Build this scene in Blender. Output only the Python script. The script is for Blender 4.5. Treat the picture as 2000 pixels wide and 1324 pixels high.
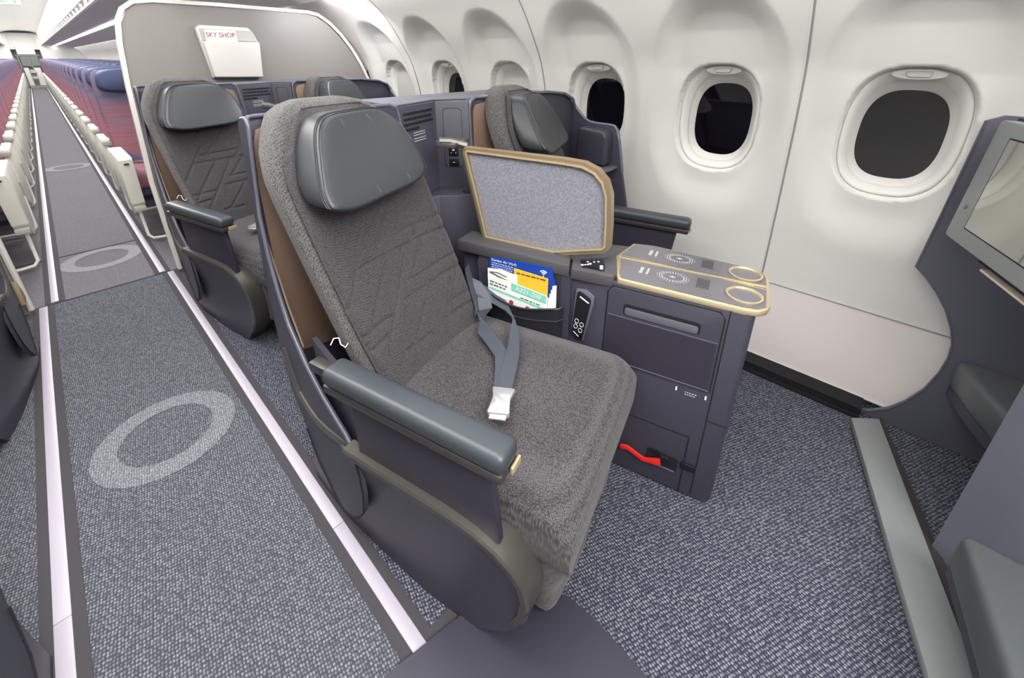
import bpy, bmesh, math, random
import numpy as np
from mathutils import Matrix, Vector
random.seed(7)
PI = math.pi
SC = bpy.context.scene
COL = SC.collection
for o in list(bpy.data.objects): bpy.data.objects.remove(o)

# ------------------------------------------------------------------ camera
FPX, CY, H = 815.0, 430.0, 1.195
PITCH = math.atan2(CY-110, FPX); YAW = math.atan2(946, math.hypot(FPX, CY-110))
cam_d = bpy.data.cameras.new('camera'); cam = bpy.data.objects.new('camera', cam_d); COL.objects.link(cam)
cam_d.sensor_fit = 'HORIZONTAL'; cam_d.sensor_width = 36; cam_d.lens = 36*FPX/2000
cam_d.shift_y = -(662-CY)/2000.0
cam_d.clip_start = 0.02; cam_d.clip_end = 100
cam.location = (0, 0, H)
cam.rotation_euler = (PI/2-PITCH, 0, -YAW)
SC.camera = cam
# ------------------------------------------------------------------ view, world, lights
SC.view_settings.view_transform = 'Standard'; SC.view_settings.look = 'None'
SC.view_settings.gamma = 1; SC.view_settings.use_curve_mapping = False
SC.view_settings.exposure = 0.95
w = bpy.data.worlds.new('world'); SC.world = w; w.use_nodes = True
w.node_tree.nodes['Background'].inputs[0].default_value = (0.9, 0.93, 1, 1)
w.node_tree.nodes['Background'].inputs[1].default_value = 0.05

def area(name, loc, sx, sy, power, rot=(0,0,0), col=(1,.985,.96), spread=None):
    l = bpy.data.lights.new(name, 'AREA'); l.shape = 'RECTANGLE'; l.size = sx; l.size_y = sy
    l.energy = power; l.color = col
    if spread: l.spread = spread
    o = bpy.data.objects.new(name, l); COL.objects.link(o); o.location = loc; o.rotation_euler = rot
    return o
# cove lighting along the ceiling (business cabin, economy cabin)
area('ceiling_light_business', (0, .7, 2.04), .62, 4.2, 40)
area('ceiling_light_economy', (0, 14.6, 2.04), .62, 22, 215)
# sidewall wash lights under the bins
area('wall_wash_right', (1.315, .55, 1.53),   .05, 4.7, 6.5, (0, math.radians(-20), 0))
area('wall_wash_left', (-1.35, .6, 1.60), .07, 5.0, 17, (0, math.radians(32), 0))
area('wall_wash_right_economy', (1.30, 14.5, 1.58), .07, 22, 100, (0, math.radians(-32), 0))
area('wall_wash_left_economy', (-1.35, 14.5, 1.58), .07, 22, 100, (0, math.radians(32), 0))
# reading lights / forward entrance lighting in front of the first row
area('entrance_light', (.5, -1.15, 1.98), 1.6, 0.9, 56, (math.radians(22), 0, 0))

o_ = area('reading_light_divider', (1.30, 2.45, 1.49), .12, .12, 2.2, (math.radians(48), 0, 0), (.95,.97,1))
# ------------------------------------------------------------------ materials
def M(name, col, rough=.5, metal=0, bump=None, mix=None, emit=None, spec=None, coat=0):
    """bump=(scale,strength,dist)  mix=(scale,col2,lo,hi,kind)"""
    m = bpy.data.materials.new(name); m.use_nodes = True
    nt = m.node_tree; b = nt.nodes['Principled BSDF']
    b.inputs['Base Color'].default_value = (*col, 1); b.inputs['Roughness'].default_value = rough
    b.inputs['Metallic'].default_value = metal
    if spec is not None: b.inputs['Specular IOR Level'].default_value = spec
    if coat: b.inputs['Coat Weight'].default_value = coat; b.inputs['Coat Roughness'].default_value = .15
    if emit:
        b.inputs['Emission Color'].default_value = (*emit[0], 1); b.inputs['Emission Strength'].default_value = emit[1]
    if bump or mix: tc = nt.nodes.new('ShaderNodeTexCoord')
    if mix:
        sc, c2, lo, hi, kind = mix
        if kind == 'vor':
            t = nt.nodes.new('ShaderNodeTexVoronoi'); t.inputs['Scale'].default_value = sc; out = t.outputs['Distance']
        else:
            t = nt.nodes.new('ShaderNodeTexNoise'); t.inputs['Scale'].default_value = sc; t.inputs['Detail'].default_value = 3; out = t.outputs['Fac']
        nt.links.new(tc.outputs['Object'], t.inputs['Vector'])
        r = nt.nodes.new('ShaderNodeMapRange'); r.inputs[1].default_value = lo; r.inputs[2].default_value = hi
        nt.links.new(out, r.inputs[0])
        mx = nt.nodes.new('ShaderNodeMix'); mx.data_type = 'RGBA'
        mx.inputs[6].default_value = (*col, 1); mx.inputs[7].default_value = (*c2, 1)
        nt.links.new(r.outputs[0], mx.inputs[0]); nt.links.new(mx.outputs[2], b.inputs['Base Color'])
    if bump:
        t2 = nt.nodes.new('ShaderNodeTexNoise'); t2.inputs['Scale'].default_value = bump[0]; t2.inputs['Detail'].default_value = 3
        nt.links.new(tc.outputs['Object'], t2.inputs['Vector'])
        bp = nt.nodes.new('ShaderNodeBump'); bp.inputs['Strength'].default_value = bump[1]; bp.inputs['Distance'].default_value = bump[2]
        nt.links.new(t2.outputs['Fac'], bp.inputs['Height']); nt.links.new(bp.outputs['Normal'], b.inputs['Normal'])
    return m

def srgb(r, g, b):
    f = lambda c: (c/255/12.92) if c/255 <= .04045 else ((c/255+.055)/1.055)**2.4
    return (f(r), f(g), f(b))

def carpet(name, dark, light, scale=150., amt=1.0, rot=.35):
    m = bpy.data.materials.new(name); m.use_nodes = True; nt = m.node_tree; b = nt.nodes['Principled BSDF']
    b.inputs['Roughness'].default_value = .95; b.inputs['Specular IOR Level'].default_value = .1
    tc = nt.nodes.new('ShaderNodeTexCoord'); mp = nt.nodes.new('ShaderNodeMapping')
    mp.inputs['Scale'].default_value = (1, .72, .05); mp.inputs['Rotation'].default_value = (0, 0, rot)
    nt.links.new(tc.outputs['Object'], mp.inputs['Vector'])
    v = nt.nodes.new('ShaderNodeTexVoronoi'); v.inputs['Scale'].default_value = scale; v.inputs['Randomness'].default_value = .34
    nt.links.new(mp.outputs[0], v.inputs['Vector'])
    r = nt.nodes.new('ShaderNodeMapRange'); r.inputs[1].default_value = .2; r.inputs[2].default_value = .5
    r.inputs[3].default_value = 1; r.inputs[4].default_value = 0
    nt.links.new(v.outputs['Distance'], r.inputs[0])
    sep = nt.nodes.new('ShaderNodeSeparateColor'); nt.links.new(v.outputs['Color'], sep.inputs[0])
    r2 = nt.nodes.new('ShaderNodeMapRange'); r2.inputs[1].default_value = .15; r2.inputs[2].default_value = .75
    r2.inputs[3].default_value = .62; r2.inputs[4].default_value = amt
    nt.links.new(sep.outputs[0], r2.inputs[0])
    mu = nt.nodes.new('ShaderNodeMath'); mu.operation = 'MULTIPLY'
    nt.links.new(r.outputs[0], mu.inputs[0]); nt.links.new(r2.outputs[0], mu.inputs[1])
    mx = nt.nodes.new('ShaderNodeMix'); mx.data_type = 'RGBA'
    mx.inputs[6].default_value = (*dark, 1); mx.inputs[7].default_value = (*light, 1)
    nt.links.new(mu.outputs[0], mx.inputs[0]); nt.links.new(mx.outputs[2], b.inputs['Base Color'])
    bp = nt.nodes.new('ShaderNodeBump'); bp.inputs['Strength'].default_value = .5; bp.inputs['Distance'].default_value = .002
    nt.links.new(r.outputs[0], bp.inputs['Height']); nt.links.new(bp.outputs['Normal'], b.inputs['Normal'])
    return m

def fabric(name, dark, light, sx=330., sz=330., bump=.4):
    """woven cloth: crossed fine waves with noise"""
    m = bpy.data.materials.new(name); m.use_nodes = True; nt = m.node_tree; b = nt.nodes['Principled BSDF']
    b.inputs['Roughness'].default_value = .9; b.inputs['Specular IOR Level'].default_value = .15
    b.inputs['Sheen Weight'].default_value = .15
    tc = nt.nodes.new('ShaderNodeTexCoord'); mp = nt.nodes.new('ShaderNodeMapping')
    mp.inputs['Scale'].default_value = (sx, sx*.6, sz)
    nt.links.new(tc.outputs['Object'], mp.inputs['Vector'])
    v = nt.nodes.new('ShaderNodeTexVoronoi'); v.inputs['Scale'].default_value = 1; v.inputs['Randomness'].default_value = .6
    nt.links.new(mp.outputs[0], v.inputs['Vector'])
    r = nt.nodes.new('ShaderNodeMapRange'); r.inputs[1].default_value = .15; r.inputs[2].default_value = .65
    r.inputs[3].default_value = 1; r.inputs[4].default_value = 0
    nt.links.new(v.outputs['Distance'], r.inputs[0])
    mx = nt.nodes.new('ShaderNodeMix'); mx.data_type = 'RGBA'
    mx.inputs[6].default_value = (*dark, 1); mx.inputs[7].default_value = (*light, 1)
    nt.links.new(r.outputs[0], mx.inputs[0]); nt.links.new(mx.outputs[2], b.inputs['Base Color'])
    bp = nt.nodes.new('ShaderNodeBump'); bp.inputs['Strength'].default_value = bump; bp.inputs['Distance'].default_value = .0015
    nt.links.new(r.outputs[0], bp.inputs['Height']); nt.links.new(bp.outputs['Normal'], b.inputs['Normal'])
    return m

def striped(name):
    """economy cloth: horizontal bands of red and blue"""
    m = bpy.data.materials.new(name); m.use_nodes = True; nt = m.node_tree; b = nt.nodes['Principled BSDF']
    b.inputs['Roughness'].default_value = .9
    tc = nt.nodes.new('ShaderNodeTexCoord'); mp = nt.nodes.new('ShaderNodeMapping')
    mp.inputs['Scale'].default_value = (1.2, 8, 60)
    nt.links.new(tc.outputs['Object'], mp.inputs['Vector'])
    n = nt.nodes.new('ShaderNodeTexNoise'); n.inputs['Scale'].default_value = 1; n.inputs['Detail'].default_value = 4
    nt.links.new(mp.outputs[0], n.inputs['Vector'])
    mp2 = nt.nodes.new('ShaderNodeMapping'); mp2.inputs['Scale'].default_value = (.4, .4, 5.2); mp2.inputs['Location'].default_value = (0, 0, .35)
    nt.links.new(tc.outputs['Object'], mp2.inputs['Vector'])
    n2 = nt.nodes.new('ShaderNodeTexNoise'); n2.inputs['Scale'].default_value = 1; n2.inputs['Detail'].default_value = 1
    nt.links.new(mp2.outputs[0], n2.inputs['Vector'])
    ad = nt.nodes.new('ShaderNodeMath'); ad.operation = 'MULTIPLY_ADD'; ad.inputs[1].default_value = .9
    nt.links.new(n.outputs['Fac'], ad.inputs[0]); nt.links.new(n2.outputs['Fac'], ad.inputs[2])
    cr = nt.nodes.new('ShaderNodeValToRGB'); e = cr.color_ramp.elements
    e[0].position = .66; e[0].color = (*srgb(88, 86, 108), 1); e[1].position = 1.25 if False else 1.0; e[1].color = (*srgb(142, 96, 106), 1)
    x = e.new(.80); x.color = (*srgb(120, 106, 124), 1); x = e.new(.90); x.color = (*srgb(140, 84, 96), 1)
    nt.links.new(ad.outputs[0], cr.inputs[0])
    sx = nt.nodes.new('ShaderNodeSeparateXYZ'); nt.links.new(tc.outputs['Object'], sx.inputs[0])
    r = nt.nodes.new('ShaderNodeMapRange'); r.inputs[1].default_value = .72; r.inputs[2].default_value = 1.0; r.inputs[4].default_value = .8
    nt.links.new(sx.outputs[2], r.inputs[0])
    mx = nt.nodes.new('ShaderNodeMix'); mx.data_type = 'RGBA'; mx.inputs[7].default_value = (*srgb(84, 84, 108), 1)
    nt.links.new(r.outputs[0], mx.inputs[0]); nt.links.new(cr.outputs[0], mx.inputs[6])
    nt.links.new(mx.outputs[2], b.inputs['Base Color'])
    return m

MAT = dict(
 carpet=carpet('carpet_navy', srgb(52,53,68), srgb(138,140,147), 165.),
 carpet_aisle=carpet('carpet_grey_aisle', srgb(68,70,79), srgb(136,139,144), 165., 1.0, .2),
 carpet_far=carpet('carpet_grey_rear', srgb(98,96,102), srgb(142,140,146), 220.),
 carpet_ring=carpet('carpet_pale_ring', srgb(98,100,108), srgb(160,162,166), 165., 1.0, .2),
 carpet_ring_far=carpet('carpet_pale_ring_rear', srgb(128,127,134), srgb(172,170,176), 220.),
 edging=M('carpet_edging', srgb(60,57,62), .9, bump=(300,.4,.001)),
 strip=M('track_strip', srgb(170,163,176), .38),
 fabric=fabric('woven_grey', srgb(46,44,47), srgb(94,91,93), 620, 620),
 fabric_side=fabric('woven_grey_coarse', srgb(58,56,58), srgb(122,119,118), 480, 480, .6),
 fabric_seat=fabric('woven_grey_seat', srgb(50,48,51), srgb(102,98,101), 560, 40),
 leather=M('grey_leather', srgb(50,52,56), .40, bump=(60,.12,.002)),
 leather_dark=M('black_leather', srgb(34,34,42), .36, bump=(60,.12,.002)),
 armpad=M('arm_leather', srgb(54,59,65), .38, bump=(220,.1,.0006)),
 slate=M('slate_plastic', srgb(59,58,70), .42, bump=(700,.06,.0004)),
 slate_dark=M('slate_plastic_dark', srgb(48,46,58), .42, bump=(700,.06,.0004)),
 slate_pale=M('slate_plastic_pale', srgb(104,106,118), .5),
 slate_light=M('slate_plastic_light', srgb(92,92,104), .45),
 grey_plastic=M('grey_plastic', srgb(128,131,132), .4),
 trim=M('edge_trim', srgb(100,100,114), .3, .2),
 rail=M('bronze_black_rail', srgb(84,81,77), .33, .45),
 armtrim=M('arm_trim', srgb(64,61,60), .35, .3),
 copper=M('copper_panel', srgb(122,99,86), .45, .1),
 gold=M('gold_trim', srgb(214,196,158), .3, .6),
 gold_dark=M('bronze_gold', srgb(160,140,112), .3, .55),
 screen_fab=M('screen_cloth', srgb(112,112,122), .8, mix=(260,srgb(134,134,144),.42,.6,'noise')),
 marble=M('top_laminate', srgb(88,86,92), .24, mix=(420,srgb(112,110,115),.4,.62,'noise'), coat=.4),
 marble_dark=M('top_laminate_dark', srgb(70,70,76), .3),
 panelgrey=M('elbow_grey', srgb(72,71,74), .42),
 black=M('black_plastic', srgb(22,22,30), .3),
 gap=M('gap_black', srgb(14,13,20), .8),
 white=M('white_wall', srgb(226,224,220), .42),
 dado=M('dado_pale', srgb(226,218,216), .5),
 ceil=M('ceiling_white', srgb(238,240,236), .5),
 bin=M('bin_white', srgb(240,240,236), .45),
 bin_under=M('bin_under_grey', srgb(226,232,230), .5),
 reveal=M('reveal_white', srgb(230,228,224), .35),
 seam=M('seam_grey', srgb(150,148,144), .5),
 seam_light=M('seam_light', srgb(225,223,220), .4),
 glass=M('night_glass', srgb(10,9,16), .03, spec=.6),
 divider=M('divider_laminate', srgb(132,127,124), .42, bump=(900,.08,.0004)),
 divider_trim=M('divider_trim', srgb(215,210,205), .35),
 pocket_white=M('pocket_white', srgb(200,196,192), .45),
 pocket_inner=M('pocket_inner', srgb(186,183,180), .5),  # darker copy of the pocket white: shade inside the opening put into colour
 leather_pale=M('leather_pale', srgb(74,78,80), .36, bump=(60,.15,.002)),
 belt=M('belt_webbing', srgb(66,70,80), .5, bump=(400,.3,.0006)),
 steel=M('buckle_steel', srgb(222,222,222), .22, .75),
 red=M('red_tag', srgb(220,34,30), .5),
 paper=M('paper_white', srgb(232,232,228), .6),
 blue=M('card_blue', srgb(18,62,160), .45),
 yellow=M('card_yellow', srgb(240,180,50), .5),
 green=M('card_green', srgb(130,200,180), .5),
 ink=M('ink_dark', srgb(60,62,66), .6),
 maroon=M('ink_maroon', srgb(150,60,80), .6),
 whiteink=M('ink_white', srgb(225,225,228), .5),
 eco_blue=M('economy_blue', srgb(48,60,98), .55, bump=(90,.1,.002)),
 eco_stripe=striped('economy_stripe'),
 eco_white=M('economy_white', srgb(226,224,214), .4),
 eco_cap=M('economy_cap_grey', srgb(168,166,158), .5),
 eco_dark=M('economy_dark', srgb(58,60,82), .7),
 mirror=M('black_screen_gloss', srgb(176,176,170), .04, 1.0),
 lamp=M('lamp_strip', (1,1,1), .5, emit=((1,.98,.96), 5)),
 sign_green=M('exit_green', srgb(30,100,74), .5),
 sign_lit=M('exit_lit', srgb(176,206,194), .5),
 cream=M('cream_strip', srgb(206,194,176), .4),
 tan=M('tan_card', srgb(160,138,112), .6),
)

# ------------------------------------------------------------------ builders
class B:
    def __init__(s): s.bm = bmesh.new(); s.mi = 0
    def face(s, vs):
        try:
            f = s.bm.faces.new(vs); f.material_index = s.mi; return f
        except ValueError: return None
    def box(s, c, d, rot=None, bev=0, seg=2):
        m = Matrix.Translation(c) @ (rot.to_4x4() if rot else Matrix())
        t = bmesh.new(); bmesh.ops.create_cube(t, size=1)
        for v in t.verts: v.co = Vector((v.co.x*d[0], v.co.y*d[1], v.co.z*d[2]))
        if bev: bmesh.ops.bevel(t, geom=list(t.edges), offset=min(bev, min(d)*.49), segments=seg, profile=.5, affect='EDGES')
        s.merge(t, m); return s
    def merge(s, t, m=Matrix()):
        vm = {}
        for v in t.verts: vm[v] = s.bm.verts.new(m @ v.co)
        for f in t.faces: s.face([vm[v] for v in f.verts])
        t.free()
    def prism(s, pts, ax, lo, hi, bev=0, seg=2):
        """polygon pts (2D) extruded along axis ax ('x': pts=(y,z); 'y': pts=(x,z); 'z': pts=(x,y))"""
        def P(p, h):
            return {'x': (h, p[0], p[1]), 'y': (p[0], h, p[1]), 'z': (p[0], p[1], h)}[ax]
        t = bmesh.new()
        a = [t.verts.new(P(p, lo)) for p in pts]; b = [t.verts.new(P(p, hi)) for p in pts]
        n = len(pts)
        f1 = t.faces.new(a); f2 = t.faces.new(b[::-1])
        for i in range(n): t.faces.new((a[i], b[i], b[(i+1) % n], a[(i+1) % n]))
        bmesh.ops.recalc_face_normals(t, faces=list(t.faces))
        if bev:
            ed = [e for e in t.edges if e in f1.edges or e in f2.edges] if n > 8 else list(t.edges)
            bmesh.ops.bevel(t, geom=ed, offset=bev, segments=seg, profile=.5, affect='EDGES')
        s.merge(t); return s
    def loft(s, rings, closed=True, caps=True):
        R = [[s.bm.verts.new(p) for p in r] for r in rings]
        n = len(rings[0])
        for a, b in zip(R, R[1:]):
            for i in range(n if closed else n-1):
                j = (i+1) % n; s.face((a[i], a[j], b[j], b[i]))
        if caps and closed: s.face(R[0][::-1]); s.face(R[-1])
        return s
    def tube(s, path, r, n=8, caps=True):
        pts = [Vector(p) for p in path]; rings = []
        up = None
        for i, p in enumerate(pts):
            d = (pts[min(i+1, len(pts)-1)]-pts[max(i-1, 0)]).normalized()
            if up is None:
                up = d.orthogonal().normalized()
            up = (up-d*up.dot(d)).normalized(); sd = d.cross(up)
            rr = r[i] if isinstance(r, (list, tuple)) else r
            rings.append([p+rr*(math.cos(2*PI*k/n)*up+math.sin(2*PI*k/n)*sd) for k in range(n)])
        return s.loft(rings, True, caps)
    def ribbon(s, path, wdir, width, th=.002):
        """band following path, width vectors wdir (one or per point), small thickness"""
        rings = []
        pts = [Vector(p) for p in path]
        for i, p in enumerate(pts):
            wd = Vector(wdir[i] if isinstance(wdir, list) else wdir).normalized()*width/2
            d = (pts[min(i+1, len(pts)-1)]-pts[max(i-1, 0)]).normalized()
            nn = wd.cross(d).normalized()*th/2
            rings.append([p-wd-nn, p+wd-nn, p+wd+nn, p-wd+nn])
        return s.loft(rings)
    def grid(s, fn, nu, nv):
        V = [[s.bm.verts.new(fn(i/(nu-1), j/(nv-1))) for j in range(nv)] for i in range(nu)]
        for i in range(nu-1):
            for j in range(nv-1): s.face((V[i][j], V[i+1][j], V[i+1][j+1], V[i][j+1]))
        return s
    def disc(s, c, r, n=24, ry=None, z=0):
        vs = [s.bm.verts.new((c[0]+r*math.cos(2*PI*k/n), c[1]+(ry or r)*math.sin(2*PI*k/n), c[2])) for k in range(n)]
        s.face(vs); return s
    def cyl(s, a, b, r, n=16): return s.tube([a, b], r, n)
    def xf(s, m):
        for v in s.bm.verts: v.co = m @ v.co
        return s

def TH(ang): return Matrix.Rotation(ang, 4, 'Z')
MOD = TH(math.radians(14))           # module frame (u, -v, z) -> world for row 1
IDT = Matrix()
def finish(bm, ang=38, recalc=True):
    if recalc: bmesh.ops.recalc_face_normals(bm, faces=list(bm.faces))
    c = math.radians(ang)
    for f in bm.faces: f.smooth = True
    for e in bm.edges:
        if len(e.link_faces) == 2 and e.calc_face_angle(0) > c: e.smooth = False
def obj(name, b, mat, parent=None, frame=IDT, label=None, cat=None, group=None, kind=None, ang=38, recalc=True):
    bm = b.bm; bm.transform(frame)
    if parent is not None: bm.transform(parent.matrix_basis.inverted() if parent.parent is None else (parent.parent.matrix_basis @ parent.matrix_basis).inverted())
    finish(bm, ang, recalc)
    me = bpy.data.meshes.new(name); bm.to_mesh(me); bm.free()
    for m in (mat if isinstance(mat, (list, tuple)) else [mat]): me.materials.append(MAT[m])
    o = bpy.data.objects.new(name, me); COL.objects.link(o)
    if parent is not None: o.parent = parent
    if label: o['label'] = label
    if cat: o['category'] = cat
    if group: o['group'] = group
    if kind: o['kind'] = kind
    return o
def empty(name, loc, rz=0, label=None, cat=None, group=None, kind=None):
    o = bpy.data.objects.new(name, None); COL.objects.link(o); o.empty_display_size = .05
    o.location = loc; o.rotation_euler = (0, 0, rz)
    o.matrix_basis = Matrix.Translation(loc) @ TH(rz)
    if label: o['label'] = label
    if cat: o['category'] = cat
    if group: o['group'] = group
    if kind: o['kind'] = kind
    return o
def kids(o): return CH.get(o.name, [])
def copy_tree(o, dy=0, mirror=None, label=None, group=None, parent=None):
    c = o.copy(); COL.objects.link(c)
    if parent is not None: c.parent = parent
    else:
        c.location.y += dy
        if mirror is not None:
            c.location.x = 2*mirror-c.location.x; c.rotation_euler.z = -c.rotation_euler.z; c.scale.x = -1
        if label: c['label'] = label
        if group: c['group'] = group
    for ch in [x for x in list(bpy.data.objects) if x.parent == o]: copy_tree(ch, parent=c)
    return c
def text(b, s, size, frame, depth=.0004, sx=1.0, align='CENTER'):
    """flat lettering merged into builder b; local x right, y up, z out"""
    cu = bpy.data.curves.new('t', 'FONT'); cu.body = s; cu.size = size; cu.align_x = align; cu.align_y = 'CENTER'
    cu.extrude = depth/2; cu.resolution_u = 3
    o = bpy.data.objects.new('t', cu); COL.objects.link(o)
    dg = bpy.context.evaluated_depsgraph_get(); me = bpy.data.meshes.new_from_object(o.evaluated_get(dg))
    t = bmesh.new(); t.from_mesh(me); b.merge(t, frame @ Matrix.Diagonal((sx, 1, 1, 1)))
    bpy.data.objects.remove(o); bpy.data.curves.remove(cu); bpy.data.meshes.remove(me)
def frame_from(origin, xd, yd):
    x = Vector(xd).normalized(); y = Vector(yd).normalized(); z = x.cross(y)
    return Matrix(((x.x, y.x, z.x, origin[0]), (x.y, y.y, z.y, origin[1]), (x.z, y.z, z.z, origin[2]), (0, 0, 0, 1)))
def lines_bars(b, fr, x0, x1, ys, h, rag=.25):
    """rows of tiny marks standing in for unreadably small print"""
    for y in ys:
        x = x0
        while x < x1*(1-rag*random.random()*.5)-.001:
            ln = random.uniform(.25, .9)*h*3
            t = bmesh.new(); bmesh.ops.create_cube(t, size=1)
            b.merge(t, fr @ Matrix.Translation((x+ln/2, y, .0003)) @ Matrix.Diagonal((ln, h*.6, .0004, 1)))
            x += ln+h*.7
def rrect(w, h, r, n=6, c=(0, 0)):
    out = []
    for cx, cy, a0 in ((w/2-r, h/2-r, 0), (-w/2+r, h/2-r, PI/2), (-w/2+r, -h/2+r, PI), (w/2-r, -h/2+r, 3*PI/2)):
        for k in range(n+1):
            a = a0+PI/2*k/n; out.append((c[0]+cx+r*math.cos(a), c[1]+cy+r*math.sin(a)))
    return out
def sell(n, a, b_, e):
    out = []
    for k in range(n):
        t = 2*PI*k/n; c, s = math.cos(t), math.sin(t)
        out.append((a*math.copysign(abs(c)**(2/e), c), b_*math.copysign(abs(s)**(2/e), s)))
    return out
def sm(x, a, b_):
    t = np.clip((x-a)/(b_-a), 0, 1); return t*t*(3-2*t)

# ================================================================== SETTING
# ---- floor
def slab(x0, x1, y0, y1, z0=-.02, z1=0.): return B().box(((x0+x1)/2, (y0+y1)/2, (z0+z1)/2), (x1-x0, y1-y0, z1-z0))
obj('floor', slab(.234, 1.78, -2.2, 3.0), 'carpet', kind='structure')
obj('floor', slab(-1.78, -.289, -2.2, 3.0), 'carpet_aisle', kind='structure')
obj('floor', slab(-.289, .234, -2.2, 3.0), 'carpet_aisle', kind='structure')
obj('floor', slab(-1.78, 1.78, 3.0, 27.0), 'carpet_far', kind='structure')
obj('trim_1', slab(-1.74, -.02 if False else 1.7, 2.996, 3.006, 0, .003), 'edging', kind='structure')
obj('trim_2', slab(-.5, .5, 3.735, 3.745, 0, .003), 'edging', kind='structure')
obj('trim_3', slab(.25, .75, .47, .50, 0, .003).xf(Matrix.Translation((0,0,0))), 'edging', kind='structure')
n = 4
for nm, x, y0, y1, wd in (('r', .233, -2.0, 2.985, .03), ('l', -.289, -2.0, 2.985, .03), ('ra', .201, 3.015, 26, .028), ('la', -.246, 3.015, 26, .028)):
    lab = {'r': 'pale lilac floor track strip right of the aisle beside the near business seats', 'l': 'pale lilac floor track strip left of the aisle in the business cabin',
           'ra': 'pale lilac floor strip on the right of the economy aisle', 'la': 'pale lilac floor strip on the left of the economy aisle'}[nm]
    root = empty('floor_strip', (x, (y0+y1)/2, 0), label=lab, cat='floor strip', group='floor track strips along the aisle')
    e = B(); e.box((x, (y0+y1)/2, .0012), (wd+.046, y1-y0, .0024)); obj('carpet_edging', e, 'edging', root)
    s = B(); cuts = [y0, .86, y1] if nm == 'r' else ([y0, 1.12, y1] if nm == 'l' else [y0, 9, 18, y1])
    for a, b_ in zip(cuts, cuts[1:]):
        s.box((x, (a+b_)/2, .004), (wd, b_-a-.0015, .005), bev=.001)
    obj('strip_cover', s, 'strip', root)
# aisle carpet inlays (oval rings)
def ring(cx, cy, rot, a, b_, ia, ib, icx, icy):
    g = B(); n_ = 56; c, s_ = math.cos(rot), math.sin(rot)
    o_, i_ = [], []
    for k in range(n_):
        t = 2*PI*k/n_
        x, y = a*math.cos(t), b_*math.sin(t); o_.append((cx+x*c-y*s_, cy+x*s_+y*c, .0015))
        x, y = ia*math.cos(t)+icx, ib*math.sin(t)+icy; i_.append((cx+x*c-y*s_, cy+x*s_+y*c, .0015))
    V = [[g.bm.verts.new(p) for p in o_], [g.bm.verts.new(p) for p in i_]]
    for k in range(n_): g.face((V[0][k], V[0][(k+1) % n_], V[1][(k+1) % n_], V[1][k]))
    return g
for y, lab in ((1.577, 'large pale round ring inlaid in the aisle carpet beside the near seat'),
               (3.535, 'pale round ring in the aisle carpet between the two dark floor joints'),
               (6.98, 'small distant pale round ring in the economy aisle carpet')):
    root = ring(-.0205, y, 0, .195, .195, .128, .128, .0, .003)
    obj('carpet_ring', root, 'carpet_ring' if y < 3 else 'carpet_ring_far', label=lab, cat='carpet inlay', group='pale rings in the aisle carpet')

# added dark smooth slab standing in for a retouching blur; no real mat
pts = [(.10, .50), (.16, .50), (.29, .472), (.408, .444), (.47, .385), (.524, .304), (.53, .236), (.522, .108), (.5, -.15), (.3, -.42), (0, -.5), (-.1, -.2), (.0, .2)]
obj('blur_patch', B().prism(pts, 'z', .008, .014, bev=.002), 'slate', label='added smooth dark slate patch standing in for a retouching blur on the floor in front of the near seat', cat='blur patch')

# ---- side wall with sculpted window bays
ZP = np.array([.0, .35, .5, .7, .97, 1.1, 1.18, 1.26, 1.35, 1.42, 1.5, 1.6, 1.75, 1.95])
XP = np.array([1.735, 1.782, 1.774, 1.752, 1.712, 1.682, 1.655, 1.608, 1.552, 1.50, 1.41, 1.28, 1.05, .80])
_zz = np.linspace(0, 1.95, 196); _xx = np.interp(_zz, ZP, XP)
for _ in range(14): _xx[1:-1] = (_xx[:-2]+2*_xx[1:-1]+_xx[2:])/4
def XW(z): return np.interp(z, _zz, _xx)
WC = .965
def WY(k): return .003+.542*k if k < 6 else .003+.542*5+.533*(k-5)
def wallX(y, z, wins):
    x = XW(z)
    for wy in wins:
        dy = y-wy
        zc = .975; hz = np.where(z > zc, .425, .42); hy = .25
        q = (np.abs(dy/hy)**2.3+np.abs((z-zc)/hz)**2.3)**(1/2.3)
        edge = .40-.24*sm(z, zc+.10, zc+.36)
        m = 1-sm(q, 1-edge, 1.03)
        xr = np.interp(z, [.5, .7, .97, 1.15, 1.28, 1.4], [1.785, 1.782, 1.760, 1.722, 1.668, 1.585])
        x = x+m*np.maximum(xr-x, 0)
        q2 = (np.abs(dy/.150)**2.7+np.abs((z-WC)/.205)**2.7)**(1/2.7)
        x = x+(1-sm(q2, .93, .99))*.24
    return x
def wallgrid(y0, y1, dy, z0, z1, dz, wins, sgn=1):
    ny = int((y1-y0)/dy)+1; nz = int((z1-z0)/dz)+1
    Y, Z = np.meshgrid(np.linspace(y0, y1, ny), np.linspace(z0, z1, nz), indexing='ij')
    X = wallX(Y, Z, wins)*sgn
    co = np.stack([X, Y, Z], -1).reshape(-1, 3)
    i, j = np.meshgrid(np.arange(ny-1), np.arange(nz-1), indexing='ij')
    a = (i*nz+j).ravel(); f = np.stack([a, a+1, a+nz+1, a+nz], -1)
    if sgn < 0: f = f[:, ::-1]
    me = bpy.data.meshes.new('wall'); me.vertices.add(len(co)); me.vertices.foreach_set('co', co.ravel())
    me.loops.add(f.size); me.polygons.add(len(f)); me.loops.foreach_set('vertex_index', f.ravel())
    me.polygons.foreach_set('loop_start', np.arange(len(f))*4); me.polygons.foreach_set('use_smooth', np.ones(len(f), bool))
    me.update(calc_edges=True); me.validate()
    return me
def wallobj(name, me, mat='white'):
    me.materials.append(MAT[mat]); o = bpy.data.objects.new(name, me); COL.objects.link(o); o['kind'] = 'structure'; return o
near = [WY(k) for k in range(-3, 6)]
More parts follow.
